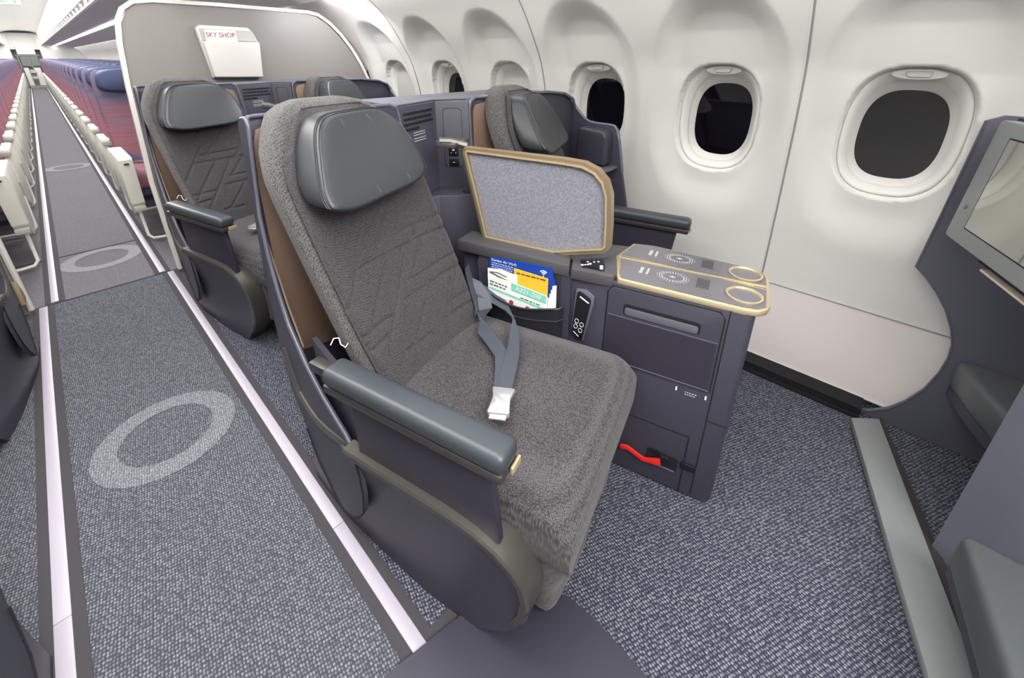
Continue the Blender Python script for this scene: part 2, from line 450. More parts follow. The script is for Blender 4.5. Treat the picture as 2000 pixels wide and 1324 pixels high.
wallobj('wall_right', wallgrid(-2.2, 2.98, .0075, .352, 1.95, .0075, near))
wallobj('wall_right', wallgrid(2.98, 27, .03, .352, 1.95, .02, [WY(k) for k in range(6, 48)]))
wallobj('wall_left', wallgrid(-2.2, 27, .12, 0, 1.95, .04, [], -1))
wallobj('wall_dado', wallgrid(-2.2, 27, .4, .030, .349, .03, []), 'dado')
# dado cap line, floor gap, seams between panels
g = B(); g.tube([(XW(.351)-.001, -2.2, .351), (XW(.351)-.001, 27, .351)], .0022, 6); obj('trim_4', g, 'seam', kind='structure')
g = B(); g.box((1.70, 1.44, .018), (.075, 3.16, .036)); g.box((1.672, 1.44, .004), (.05, 3.16, .01)); obj('baseboard_right', g, 'gap', kind='structure')
g = B(); g.box((XW(.03)-.003, 1.4, .035), (.004, 7.2, .006)); obj('trim_5', g, 'seam_light', kind='structure')
ti = 6
for ys in (-.805, .271, 1.345, 2.415):
    for off, mt, r in ((0, 'seam', .0032), (.006, 'seam_light', .0028)):
        g = B(); zs = np.linspace(.352, 1.93, 60)
        rings = []
        for z in zs: rings.append([(XW(z)-.0005-r*.4*c, ys+off+r*s_, z) for c, s_ in ((0, -1), (1, -.6), (1, .6), (0, 1))])
        g.loft(rings); obj('trim_%d' % ti, g, mt, kind='structure'); ti += 1
# windows
def window(k, idx, shade=0.):
    wy = WY(k)
    root = empty('window_%d' % idx, (1.78, wy, WC-.2), kind='structure')
    def R(a, b_, x, dz=0, tilt=.0, e=2.7):
        return [(x-tilt*(q[1]), wy+q[0], WC+dz+q[1]) for q in sell(56, a, b_, e)]
    xo = 1.768
    b = B()
    # outer lip, groove, inner funnel
    prof = [(.166, .221, -.0005, .12), (.158, .212, -.002, .09), (.150, .203, .004, .08), (.1455, .198, .014, .07)]
    rings = []
    for a, b_, dx, tl in prof: rings.append(R(a, b_, xo+dx, 0, tl))
    b.loft(rings, caps=False)
    obj('window_surround', b, 'reveal', root, recalc=False, ang=60)
    b = B(); b.loft([R(.1455, .198, xo+.016, 0, .07), R(.1445, .197, xo+.010, 0, .07), R(.138, .190, xo+.012, 0, .06), R(.130, .180, xo+.022, -.002, .05),
                     R(.122, .168, xo+.037, -.004, .03), R(.1205, .166, xo+.041, -.004, .03)], caps=False)
    obj('window_frame', b, 'reveal', root, recalc=False, ang=60)
    b = B(); b.loft([R(.1205, .166, xo+.043, -.004, .03), R(.115, .155, xo+.056, -.006, .0), R(.106, .142, xo+.070, -.008, 0), R(.103, .138, xo+.080, -.008, 0)], caps=False)
    obj('window_inner_frame', b, 'reveal', root, recalc=False, ang=60)
    b = B(); b.loft([R(.106, .142, xo+.074, -.008, 0), R(.106, .142, xo+.078, -.008, 0)]); obj('window_pane', b, 'glass', root)
    if shade > 0:
        zt = WC+.172; zb = WC-.008+.145-shade*.30
        pts = [(p[0], max(p[1], zb-WC)) for p in sell(56, .121, .168, 2.7)]
        b = B(); b.loft([[(xo+.040-.03*q[1]+d, wy+q[0], WC-.004+q[1]) for q in pts] for d in (0, .006)])
        obj('window_shade', b, 'pocket_white', root)
        if shade < .95:
            b = B(); b.box((xo+.036, wy, zb+.006), (.012, .07, .012), bev=.004); obj('shade_handle', b, 'reveal', root)
    else:
        # shade lip and bright pull at the top of the opening
        b = B(); pts = [(.062*math.cos(t), .014*math.sin(t)) for t in np.linspace(0, 2*PI, 25)[:-1]]
        b.loft([[(xo+.002-.09*.178+d, wy+q[0], WC+.181+q[1]) for q in pts] for d in (0, .02)]); obj('shade_lip', b, 'seam_light', root)
        b = B(); b.prism([(-.030+wy, WC+.189), (.030+wy, WC+.189), (.025+wy, WC+.173), (-.025+wy, WC+.173)], 'x', xo-.026, xo+.002, bev=.004)
        obj('shade_handle', b, 'pocket_white', root)
    return root
shades = {4: .28, 5: 0, 6: 1.0}
for i, k in enumerate(range(-3, 5+1)):
    window(k, i+1, {3: .42, 5: 1.0}.get(k, 0.))
for i, k in enumerate(range(6, 14)): window(k, i+10, 0.)
# ---- ceiling and bins
def extr(prof, y0, y1, name, mat, lab=None, cat=None, kind=None, group=None, sgn=1, th=.012, root=None):
    b = B(); r0 = [(sgn*x, y0, z) for x, z in prof]; r1 = [(sgn*x, y1, z) for x, z in prof]
    b.loft([r0, r1], closed=False)
    return obj(name, b, mat, root, label=lab, cat=cat, kind=kind, group=group)
for sg in (1, -1):
    extr([(0, 2.13), (.2, 2.125), (.36, 2.10), (.45, 2.06), (.47, 2.05)], -2.2, 27, 'ceiling', 'ceil', kind='structure', sgn=sg)
    for (y0, y1) in ((-2.2, 2.3),) + tuple((2.3+2.98*i, 2.3+2.98*(i+1)) for i in range(8)):
        if sg > 0 or True:
            side = 'right' if sg > 0 else 'left'
            num = ['forward business', 'first', 'second', 'third', 'fourth', 'fifth', 'sixth', 'seventh', 'rearmost'][0 if y0 < 0 else 1+int(round((y0-2.3)/2.98))]
            rt = empty('overhead_bin', (sg*.9, (y0+y1)/2, 1.6), label='%s overhead bin section on the %s side counted from the grey divider' % (num, side) if y0 > 0 else 'white overhead bin above the %s business seats' % side, cat='overhead bin', group='overhead bins')
            e = .003
            extr([(.47, 2.05), (.485, 1.95), (.49, 1.85), (.485, 1.76), (.475, 1.70), (.466, 1.672)], y0+e, y1-e, 'bin_door', 'bin', sgn=sg, root=rt)
            extr([(.466, 1.672), (.49, 1.66), (.495, 1.63)], y0, y1, 'latch_recess', 'seam', sgn=sg, root=rt)
            extr([(.495, 1.632), (.478, 1.622), (.476, 1.608), (.492, 1.601)], y0, y1, 'bin_rim', 'bin', sgn=sg, root=rt)
            yy = y0+.3
            while yy < y1: obj('bin_latch', B().box((sg*.477, yy, 1.652), (.02, .07, .022), bev=.004), 'bin_under', rt); yy += .51
            extr([(.492, 1.601), (.79, 1.585)], y0, y1, 'service_panel', 'bin_under', sgn=sg, root=rt)
            extr([(.79, 1.585), (.795, 1.575), (.855, 1.573), (.86, 1.58)], y0, y1, 'light_strip', 'lamp', sgn=sg, root=rt)
            extr([(.86, 1.58), (1.1, 1.55), (1.20, 1.52), (1.27, 1.505), (1.275, 1.53)], y0, y1, 'bin_underside', 'bin_under', sgn=sg, root=rt)
# end walls
obj('wall_front', B().box((0, -2.25, 1.0), (3.7, .05, 2.4)), 'white', kind='structure')
obj('wall_rear', B().box((0, 27.05, 1.0), (3.7, .05, 2.4)), 'white', kind='structure')
# exit sign
rt = empty('exit_sign', (.0, 10.9, 2.0), label='small lit green and white exit sign hanging under the aisle ceiling', cat='sign')
obj('sign_panel', B().box((-.06, 10.9, 2.045), (.44, .03, .155), bev=.004), 'sign_lit', rt)
b = B()
for x0, k in ((-.13, 0), (-.02, 1), (.085, 2)):
    w_ = .07 if k < 2 else .025
    b.box((x0, 10.883, 2.085), (w_, .004, .014)); b.box((x0+(-w_/2 if k == 1 else w_/2), 10.883, 2.045), (.014, .004, .09)); b.box((x0, 10.883, 2.0), (w_, .004, .014))
obj('sign_symbols', b, 'sign_green', rt)
# galley / lavatory end
rt = empty('galley_wall', (0, 26.2, 0), label='white galley wall with grey lockers closing the far end of the aisle', cat='galley')
b = B(); b.box((-1.1, 26.3, 1.0), (1.4, .3, 2.0)); b.box((1.15, 26.3, 1.0), (1.5, .3, 2.0)); b.box((0, 26.4, 1.75), (1, .1, .6)); obj('bulkhead', b, 'bin', rt)
b = B(); b.box((-.12, 26.3, 1.02), (.22, .04, .38)); b.box((.14, 26.3, 1.02), (.24, .04, .38)); obj('locker', b, 'grey_plastic', rt)
b = B(); b.box((-.17, 26.29, .42), (.13, .04, .7)); b.box((.13, 26.29, .42), (.18, .04, .7)); b.box((0, 26.29, 1.42), (.5, .04, .3)); obj('door_panel', b, 'bin', rt)
b = B(); b.box((0, 26.27, 1.24), (.64, .03, .03)); b.box((-.04, 26.28, .55), (.1, .03, .3)); b.box((0, 26.28, .05), (.5, .03, .1)); b.box((-.28, 26.27, 1.0), (.02, .03, .5)); b.box((.0, 26.27, 1.0), (.02, .03, .4)); b.box((.04, 26.27, .45), (.02, .03, .75)); obj('door_frame', b, 'eco_cap', rt)
b = B(); b.box((-.01, 26.2, .62), (.16, .1, .12), bev=.01); b.box((-.01, 26.2, .38), (.16, .1, .1), bev=.01); obj('jump_seat', b, 'pocket_white', rt)

# ================================================================== CABIN DIVIDER
rt = empty('cabin_divider', (1.0, 2.95, 0), label='tall grey laminate divider panel behind the second row of business seats', cat='divider')
def divpts(ins=0):
    p = []
    # outline (x,z): left edge, rounded top-left, top, curve down along the wall
    base = [(.275, .02), (.275, .55), (.29, .8), (.305, 1.05), (.325, 1.25), (.345, 1.36), (.375, 1.415), (.42, 1.447), (.50, 1.46), (.8, 1.462), (1.15, 1.458), (1.28, 1.456), (1.34, 1.445),
            (1.41, 1.40), (1.48, 1.33), (1.545, 1.24), (1.60, 1.14), (1.64, 1.04), (1.66, .95), (1.675, .8), (1.68, .5), (1.68, .02)]
    for x, z in base: p.append((x+ins*(1 if x < .9 else -1)*min(1, abs(x-.9)*4), z-(ins if z > .3 else 0)))
    return p
obj('panel', B().prism(divpts(.012), 'y', 2.945, 2.972), 'divider', rt)
path = [(x, 2.958, z) for x, z in divpts()]
b = B(); rings = []
P_ = [Vector(p) for p in path]
for i, p in enumerate(P_):
    d = (P_[min(i+1, len(P_)-1)]-P_[max(i-1, 0)]).normalized(); nrm = Vector((-d.z, 0, d.x))
    rings.append([p+nrm*.008+Vector((0, -.02, 0)), p-nrm*.011+Vector((0, -.021, 0)), p-nrm*.011+Vector((0, .021, 0)), p+nrm*.008+Vector((0, .02, 0))])
b.loft(rings); obj('edge_trim', b, 'divider_trim', rt, ang=50)
# mirrored divider across the aisle
rt2 = empty('cabin_divider', (-1.05, 2.95, 0), label='grey divider panel left of the aisle, mostly out of view', cat='divider')
b = B(); b.prism([(-.05-x, z) for x, z in divpts(.012)], 'y', 2.945, 2.972); obj('panel', b, 'divider', rt2)
b = B(); b.tube([(-.05-x, 2.958, z) for x, z in divpts()][:8], .012); obj('edge_trim', b, 'divider_trim', rt2)
# brochure pocket
rt = empty('brochure_pocket', (.8, 2.90, 1.08), label='white wall pocket mounted on the grey divider', cat='wall pocket')
b = B(); b.prism([(.675, 1.082), (.925, 1.075), (.945, 1.27), (.925, 1.325), (.905, 1.348), (.668, 1.352), (.650, 1.335)], 'y', 2.905, 2.943, bev=.006)
obj('back_plate', b, 'pocket_white', rt)
b = B(); b.prism([(.677, 1.086), (.922, 1.079), (.940, 1.272), (.662, 1.272)], 'y', 2.868, 2.906, bev=.008, seg=3); obj('front_plate', b, 'pocket_white', rt)
b = B(); b.prism([(.667, 1.276), (.934, 1.276), (.915, 1.33), (.665, 1.336)], 'y', 2.895, 2.9062); obj('opening', b, 'pocket_inner', rt)
br = empty('brochure', (.76, 2.89, 1.28), label='shop brochure with maroon lettering tucked in the white wall pocket', cat='brochure')
b = B(); b.box((.756, 2.888, 1.27), (.150, .003, .118)); obj('cover', b, 'paper', br)
b = B(); text(b, 'SKY SHOP', .036, frame_from((.754, 2.885, 1.303), (1, 0, 0), (0, 0, 1)), sx=.86); obj('lettering', b, 'maroon', br)

# ================================================================== BUSINESS SEAT (aisle seat, row 1; module coordinates u, -v, z)
UC, BV, HW = .704, -.62, .232
def LV(z): return -(BV-.44*(z-.47))      # w = -v of the backrest front plane
SEGS = [((.613,.764),(.90,.767)), ((.582,.733),(.90,.730)), ((.640,.80),(.507,.665)), ((.665,.876),(.608,.824)), ((.760,.866),(.648,.762)), ((.663,.722),(.520,.586)),
        ((.740,.731),(.556,.540)), ((.83,.80),(.764,.735)), ((.701,.655),(.915,.655)), ((.665,.622),(.912,.620)), ((.500,.608),(.615,.608)), ((.520,.575),(.578,.575)),
        ((.765,.625),(.640,.52)), ((.80,.73),(.705,.655)), ((.612,.519),(.70,.515)), ((.86,.73),(.82,.66)), ((.88,.62),(.79,.52)), ((.799,.548),(.906,.545)), ((.763,.522),(.89,.513)), ((.84,.60),(.74,.50))]
def halfw(z):
    return float(np.interp(z, [.40, .5, .62, .80, .90, .95, 1.0, 1.04, 1.075, 1.098], [.205, .211, .218, .221, .221, .218, .200, .174, .143, .095]))
def seat_core(root, F):
    # backrest body
    b = B(); rings = []
    zs = [.36, .40, .46, .52, .6, .68, .76, .84, .90, .94, .97, 1.0, 1.03, 1.055, 1.075, 1.09, 1.10]
    for z in zs:
        hw = halfw(z) if z < 1.099 else .07
        th = .056 if z < 1.06 else .056*(1-((z-1.06)/.045)**2*.75)
        th *= .82; w0 = LV(z)+.046
        rings.append([(UC+p[0]*(1-.13*(p[1]/th+1)/2), w0+p[1]-(.012*(abs(p[0])/hw)**3 if p[1] < 0 else 0), z) for p in sell(44, hw, th, 4.5)])
    b.loft(rings); obj('backrest', b, 'fabric_side', root, F, ang=60)
    # quilted front face
    b = B(); nu, nv = 96, 130; z0, z1 = .44, 1.085
    S = np.array(SEGS)
    def fn(s, t):
        z = z0+(z1-z0)*t; hw = halfw(z)-.026-(.006 if z > 1.0 else 0); a = 2*s-1; u = UC+a*hw
        d = 1e9
        if z < .9:
            p = np.array([u, z]); A_ = S[:, 0]; V_ = S[:, 1]-A_
            q = np.clip(((p-A_)*V_).sum(1)/(V_**2).sum(1), 0, 1); d = np.sqrt((((A_+V_*q[:, None])-p)**2).sum(1)).min()
        gr = .0075*math.exp(-(d/.0042)**2)
        edge = max(0, abs(a)-.93)/.07; te = max(0, t-.95)/.05
        bol = .014*max(0, (abs(a)-.55)/.45)**2
        w = LV(z)-.010-bol+gr+.012*edge**2+.012*te**2-.006*math.exp(-((z-.58)/.12)**2)*(1-a*a)
        return (u, w, z)
    b.grid(fn, nu, nv); obj('quilted_cover', b, 'fabric', root, F, ang=80)
    # piping along the seam
    b = B()
    for sg in (-1, 1):
        b.tube([fn(.5+sg*.5, t) for t in np.linspace(0, .97, 40)], .0022, 6)
    b.tube([fn(s, 1) for s in np.linspace(.03, .97, 16)], .0022, 6)
    obj('piping', b, 'fabric', root, F)
    # headrest: trapezoid pad, turned slightly, with a stitched edge band
    def hp(p, sc, off):
        t = .5+.5*p[1]*sc; z = .893+.182*t
        L = float(np.interp(t, [0, .1, .35, .7, 1], [.500, .487, .508, .552, .592])); Rr = float(np.interp(t, [0, .12, .4, .75, 1], [.838, .856, .858, .848, .822]))
        c = (L+Rr)/2; u = c+(Rr-L)/2*p[0]*sc
        w = .678+.72*(z-.905)+.14*(u-.5)+off-.006*p[0]**2
        return (u+.010, w, z)
    P_ = sell(72, 1, 1, 5.2)
    b = B(); rings = []
    for off, sc in ((.002, .70), (.0015, .90), (.003, .955), (.007, .982), (.014, 1.0), (.03, 1.008), (.065, 1.0), (.085, .98), (.10, .93)):
        rings.append([hp(p, sc, off) for p in P_])
    b.loft(rings, caps=True)
    hd = obj('headrest', b, 'leather', root, F, ang=70)
    b = B()
    for off, sc in ((.0065, .984), (.0135, 1.003), (.0185, 1.008)):
        pt = [hp(p, sc, off-.0008) for p in P_]; b.tube(pt+pt[:1], .0011, 5, caps=False)
    obj('stitching', b, 'leather_dark', hd, F)
    b = B()
    for u0, du in ((.60, .05), (.73, .035)):
        b.tube([hp(((u0+du*(1-q)-.675)/.18, q*1.7-.85), 1, .0014) for q in np.linspace(0, 1, 10)], .0010, 5)
    obj('crease', b, 'leather', hd, F)
    # seat cushion
    b = B(); nu, nv = 40, 44
    def top(s, t):
        a = 2*s-1; v = -.66+.525*t; hw = .232+.006*t
        z = .470-.020*abs(a)**5-.006*a*a+.010*math.sin(PI*t)*(1-a*a)-.05*max(0, (t-.86)/.14)**2.2-.01*(1-t)
        return (UC+a*hw, -v, z)
    rows = [[top(i/(nu-1), j/(nv-1)) for i in range(nu)] for j in range(nv)]
    # closed rings: top strip + rounded sides + bottom
    rr = []
    for j, row in enumerate(rows):
        y = row[0][1]; L, R_ = row[0], row[-1]; zb = .305
        side_r = [(R_[0]+.008, y, R_[2]-.012), (R_[0]+.010, y, R_[2]-.045), (R_[0]+.006, y, zb+.01), (R_[0]-.01, y, zb)]
        side_l = [(L[0]+.01, y, zb), (L[0]-.006, y, zb+.01), (L[0]-.010, y, L[2]-.045), (L[0]-.008, y, L[2]-.012)]
        rr.append(row+side_r+side_l)
    b.loft(rr); obj('seat_cushion', b, 'fabric_seat', root, F, ang=70)
    # leg rest hanging from the cushion front
    b = B(); rr = []
    for k in range(26):
        t = k/25; z = .40-.27*t
        wf = .146-.008*math.sin(PI*min(1, t*1.6)) + .020*t + (.004*math.sin(t*19) if t > .3 else 0)
        ring_ = []
        for p in sell(40, .242-.014*t, .036, 4):
            ring_.append((UC+p[0], wf+.030+p[1]+(.003*math.sin(p[0]*38+t*9) if t > .35 else 0), z))
        rr.append(ring_)
    b.loft(rr); obj('leg_rest', b, 'fabric', root, F, ang=70)
    # dark frame below the cushion
    b = B(); b.box((UC, .40, .18), (.40, .42, .28), bev=.02); b.box((UC, .66, .21), (.40, .16, .34), bev=.02)
    obj('seat_base', b, 'gap', root, F)

def belt(root, F, kind=0):
    b = B()
    if kind == 0:
        zc = .487
        P1 = [(.930, .64, .56), (.915, .60, .52), (.885, .575, .498), (.845, .575, .497), (.80, .525, .492), (.765, .47, .492), (.735, .43, .492), (.695, .405, .490), (.655, .385, .488), (.628, .370, .487)]
        W1 = [(.2, -1, -.3), (.4, -1, 0), (.8, -.8, .1), (.7, .8, .2), (.8, -.7, 0), (.6, -.8, 0), (.5, -.8, 0), (.45, -.9, 0), (.35, -.9, 0), (.35, -.9, 0)]
        b.ribbon(P1, W1, .040, .0025)
        P2 = [(.925, .62, .53), (.935, .575, .512), (.925, .53, .503), (.895, .49, .500), (.86, .462, .497), (.815, .440, .496), (.77, .418, .496), (.72, .400, .494), (.67, .383, .491), (.632, .368, .489)]
        W2 = [(1, .1, .3), (1, -.1, .2), (1, .5, .1), (.8, .8, 0), (.7, .8, 0), (.5, .9, 0), (.4, .95, 0), (.35, .95, 0), (.35, .95, 0), (.35, .95, 0)]
        b.ribbon(P2, W2, .046, .0025)
        P3 = [(.925, .665, .60), (.905, .635, .545), (.885, .605, .505), (.86, .59, .497)]
        b.ribbon(P3, (1, .3, 0), .034, .0025)
        bo = obj('seat_belt', b, 'belt', root, F, ang=50)
        b = B()
        fr = frame_from((.598, .356, .492), (.94, .34, 0), (-.34, .94, 0))
        pl_ = [(-.036, -.020), (-.032, -.024), (.0, -.0205), (.010, -.020), (.036, -.026), (.038, -.022), (.038, .022), (.036, .026), (.010, .020), (0, .0205), (-.032, .024), (-.036, .020)]
        t = B(); t.prism([(p[0], p[1]) for p in pl_], 'z', 0, .014, bev=.003); b.merge(t.bm, fr)
        t = B(); t.box((-.040, 0, .005), (.010, .036, .004), bev=.001); b.merge(t.bm, fr)
        obj('buckle', b, 'steel', bo, F)
    else:
        b.ribbon([(.93, .62, .53), (.88, .58, .50), (.80, .54, .49), (.70, .50, .488), (.60, .44, .486), (.545, .37, .482)], (.5, .86, 0), .042, .0025)
        b.ribbon([(.47, .60, .53), (.52, .56, .50), (.60, .50, .492), (.58, .42, .488), (.55, .36, .484)], (.9, .3, 0), .040, .0025)
        bo = obj('seat_belt', b, 'belt', root, F, ang=50)
        b = B(); t = B(); t.prism([(-.034, -.02), (0, -.019), (.034, -.026), (.036, .026), (0, .019), (-.034, .02)], 'z', 0, .013, bev=.003)
        b.merge(t.bm, frame_from((.52, .33, .485), (.7, .7, 0), (-.7, .7, 0))); obj('buckle', b, 'steel', bo, F)

def armrest(root, F, u0, u1, vb, vf, gold_inner=True, plate=None):
    """u0<u1; vb back, vf front"""
    uc = (u0+u1)/2; wd = u1-u0
    b = B(); b.box((uc, -(vb+vf)/2, .597), (wd, vf-vb, .040), bev=.016, seg=4); a = obj('armrest_pad', b, 'armpad', root, F, ang=50)
    b = B(); b.box((uc, -(vb+vf-.004)/2, .569), (wd-.004, vf-vb-.004, .020), bev=.006); b.box((uc+.012, -(vb-.03), .574), (wd*.45, .09, .024), bev=.004)
    obj('armrest_trim', b, 'armtrim', a, F)
    b = B(); b.box((uc+(.012 if gold_inner else -.012), -(vf+.0005), .570), (wd*.5, .006, .016), bev=.002); obj('release_button', b, 'gold', a, F)
    b = B(); b.prism(plate or [(-(vb-.07), .30), (-(vf-.075), .33), (-(vf-.045), .562), (-(vb-.09), .562)], 'x', uc-.006, uc+.010, bev=.003); obj('armrest_side', b, 'slate_dark', root, F)

W0 = Matrix()
RAIL_R = [(.255, 1.055, .475), (.251, 1.045, .45), (.248, 1.030, .415), (.247, 1.0, .366), (.247, .95, .346), (.247, .90, .342), (.247, .84, .355), (.248, .79, .372), (.250, .728, .391)]
RAIL_F = [tuple(MOD @ Vector(p)) for p in [(.400, .640, .402), (.400, .55, .400), (.400, .45, .398), (.400, .36, .396), (.401, .30, .386), (.402, .255, .367), (.404, .222, .338), (.407, .200, .300), (.411, .192, .250), (.415, .200, .190), (.419, .223, .130), (.424, .260, .080), (.428, .310, .035), (.430, .335, .0)]]
def aisle_shell(root):
    # rail in two pieces: wraps the lobe, then runs forward and curls to the floor
    inw = Vector((math.cos(math.radians(11)), math.sin(math.radians(11)), 0))
    def band(path, w_, th):
        rings = []; P = [Vector(p) for p in path]
        for i, p in enumerate(P):
            d = (P[min(i+1, len(P)-1)]-P[max(i-1, 0)]).normalized(); nn = inw.cross(d).normalized()
            if nn.z < 0 and i < len(P)//2: nn = -nn
            if i and nn.dot(last) < 0: nn = -nn
            last = nn; ww = w_[i] if isinstance(w_, list) else w_
            o = p
            rings.append([o-nn*th, o-nn*.004-inw*.001, o+nn*.001+inw*.003, o+nn*.0015+inw*(ww-.003), o-nn*.003+inw*ww, o-nn*th+inw*ww])
        return B().loft(rings)
    obj('rail', band(RAIL_F, [.034]*3+[.038, .05, .062, .072, .078, .080, .08, .08, .08, .08, .08], .018), 'rail', root, ang=30)
    obj('rail', band(RAIL_R, .016, .016), 'rail', root, ang=30)
    # lower side panel between rail and floor
    ymin = min(p[1] for p in RAIL_F)
    ys = [1.05, 1.0, .94, .88, .8, .72, .64, .56, .48, .42, .38, .345, ymin+.02, ymin+.004]
    F_ = np.array([p for p in RAIL_R[::-1]]); allp = RAIL_R[3:]+RAIL_F[:9]
    yy = np.array([p[1] for p in allp])[::-1]; xx = np.array([p[0] for p in allp])[::-1]; zz = np.array([p[2] for p in allp])[::-1]
    yb = np.array([p[1] for p in RAIL_F[8:]]); zb_ = np.array([p[2] for p in RAIL_F[8:]])
    outer = []; 
    b = B(); rings = []
    for y in ys:
        xt = float(np.interp(y, yy, xx)); zt = float(np.interp(y, yy, zz))-.012 if y < 1.0 else .36
        zb = 0.004 if y > RAIL_F[-1][1] else float(np.interp(y, yb, zb_))
        xb = float(np.interp(y, [.30, .43, .565, .726, .883, 1.12], [.349, .331, .300, .276, .256, .252]))
        xb = xb+.0
        ring_ = []
        for k in range(9):
            t = k/8; z = zt+(zb-zt)*t; x = xt+(xb-xt)*t+.004+.010*math.sin(PI*t)
            ring_.append((x, y, z))
        rings.append(ring_+[(q[0]+.014, q[1]+.002, q[2]) for q in ring_[::-1]])
    b.loft(rings); obj('side_panel', b, 'slate', root, ang=50)
    # wing with rounded lobe bottom
    out = [(1.122, 1.05), (1.11, 1.062), (1.09, 1.066), (1.075, 1.064), (1.068, 1.05), (1.075, 1.0), (1.082, .93), (1.078, .84), (1.068, .74), (1.047, .65), (1.015, .565), (.94, .483), (.86, .440), (.80, .418), (.750, .402), (.706, .375), (.690, .33), (.688, .27), (.702, .20), (.735, .150), (.785, .10), (.835, .074), (.872, .082), (.90, .11), (.955, .15), (1.0, .24), (1.06, .34), (1.10, .45), (1.118, .60)]
    def wx(z): return float(np.interp(z, [.07, .35, .48, .7, .84, .95, 1.07], [.247, .250, .259, .264, .270, .281, .287]))
    b = B(); r0 = [(wx(z), y, z) for y, z in out]; r1 = [(wx(z)+.011, y, z) for y, z in out]
    b.loft([r0, r1]); wing = obj('wing', b, 'slate', root, ang=40)
    b = B(); b.tube([(wx(z)+.005, y-.001, z) for y, z in out[1:16]], .0048, 8)
    b.tube([(.292, 1.075, 1.064), (.300, 1.088, 1.067), (.32, 1.10, 1.067), (.5, 1.106, 1.066), (.675, 1.11, 1.064), (.698, 1.112, 1.055), (.704, 1.112, 1.03), (.715, 1.11, .9), (.735, 1.10, .75)], .0055, 8)
    obj('edge_trim', b, 'trim', wing, ang=50)
    b = B(); b.tube([(wx(z)-.0005, y, z) for y, z in out[15:26]], .0022, 6); obj('seam', b, 'gap', wing)
    # back of shell
    b = B(); b.prism([(.285, .1), (.290, 1.045), (.298, 1.062), (.31, 1.066), (.68, 1.063), (.70, 1.05), (.74, .75), (.74, .1)], 'y', 1.108, 1.128, bev=.003)
    obj('shell_back', b, 'slate', root)
    b = B(); b.prism([(.285, .42), (.292, .9), (.303, 1.01), (.312, 1.035), (.335, 1.044), (.65, 1.04), (.678, 1.03), (.689, 1.0), (.705, .75), (.70, .35)], 'y', 1.098, 1.107, bev=.002)
    b.prism([(1.10, .44), (.99, .50), (1.04, .60), (1.07, .70), (1.10, .80)], 'x', .279, .283)
    obj('inner_panel', b, 'copper', root)

seat_aisle = empty('business_seat', (MOD @ Vector((UC, .42, 0))), math.radians(14),
   label='near grey aisle-side business seat in the foreground, seat belt loop and buckle on its cushion', cat='airline seat', group='business seats')
seat_core(seat_aisle, MOD); belt(seat_aisle, MOD, 0)
armrest(seat_aisle, MOD, .392, .452, -.655, -.232, plate=[(.605, .36), (.254, .372), (.270, .562), (.605, .562)])
b = B(); b.prism([(.268, .680), (.282, .676), (.298, .93), (.286, .93)], 'z', .34, .555); obj('armrest_inner_side', b, 'slate_dark', seat_aisle)
aisle_shell(seat_aisle)
# silver stitching tag left of the back, seen behind the arm
b = B(); b.tube([(.470, .715, .602), (.478, .712, .615), (.488, .708, .612), (.486, .702, .598), (.492, .696, .588), (.498, .69, .600)], .0015, 6)
obj('cord_end', b, 'whiteink', seat_aisle, MOD)

# window seat of row 1
DU, DV = .705, .135
MW = MOD @ Matrix.Translation((DU+UC, -DV, 0)) @ Matrix.Diagonal((.88, 1, .995, 1)) @ Matrix.Translation((-UC, 0, 0))
seat_win = empty('business_seat', (MW @ Vector((UC, .42, 0))), math.radians(14),
   label='near business seat by the windows, partly hidden behind the gold-framed screen', cat='airline seat', group='business seats')
seat_core(seat_win, MW); belt(seat_win, MW, 1)
armrest(seat_win, MOD, 1.600, 1.660, -.50, -.112)
def window_shell(root):
    wing = [(1.13, 1.0), (1.115, 1.005), (1.10, .985), (1.078, .965), (1.05, .940), (1.02, .926), (.98, .922), (.918, .922), (.895, .919), (.882, .905), (.868, .86), (.84, .73), (.805, .59), (.79, .40), (.79, .02), (1.13, .02)]
    b = B(); b.prism(wing, 'x', 1.60, 1.618, bev=.004); o = obj('wing', b, 'slate', root)
    b = B(); b.tube([(1.606, y, z) for y, z in wing[1:12]], .0075, 8); obj('edge_trim', b, 'trim', o, ang=50)
    b = B(); b.prism([(.905, .905), (1.03, .912), (1.035, .905), (1.035, .76), (.892, .76), (.893, .88)], 'x', 1.535, 1.602, bev=.010, seg=3); obj('storage_box', b, 'slate', root)
    b = B(); b.box((1.55, .96, .748), (.11, .20, .012), bev=.004); obj('shelf', b, 'trim', root)
    b = B(); b.prism([(.975, .1), (.975, 1.05), (.99, 1.062), (1.40, 1.058), (1.52, 1.045), (1.585, 1.02), (1.60, .98), (1.60, .1)], 'y', 1.108, 1.13, bev=.003); obj('shell_back', b, 'slate', root)
    b = B(); b.prism([(.988, .45), (.988, 1.02), (1.0, 1.04), (1.03, 1.045), (1.15, 1.044), (1.20, 1.02), (1.22, .45)], 'y', 1.096, 1.106, bev=.002); obj('inner_panel', b, 'copper', root)
    b = B(); b.tube([(.975, 1.09, .75), (.974, 1.097, .9), (.974, 1.10, 1.03), (.980, 1.10, 1.052), (1.0, 1.10, 1.064), (1.3, 1.10, 1.062), (1.40, 1.10, 1.060), (1.52, 1.10, 1.047), (1.585, 1.10, 1.020), (1.603, 1.10, .985)], .0065, 8); obj('edge_trim', b, 'trim', root, ang=50)
    b = B(); b.box((1.30, .85, .09), (.46, .40, .16), bev=.02); obj('floor_plinth', b, 'slate_dark', root)
    # low side panel on the window side
    b = B(); b.prism([(.82, .02), (.82, .50), (.62, .50), (.58, .40), (.56, .02)], 'x', 1.585, 1.60, bev=.003); obj('side_panel', b, 'slate_dark', root)
window_shell(seat_win)

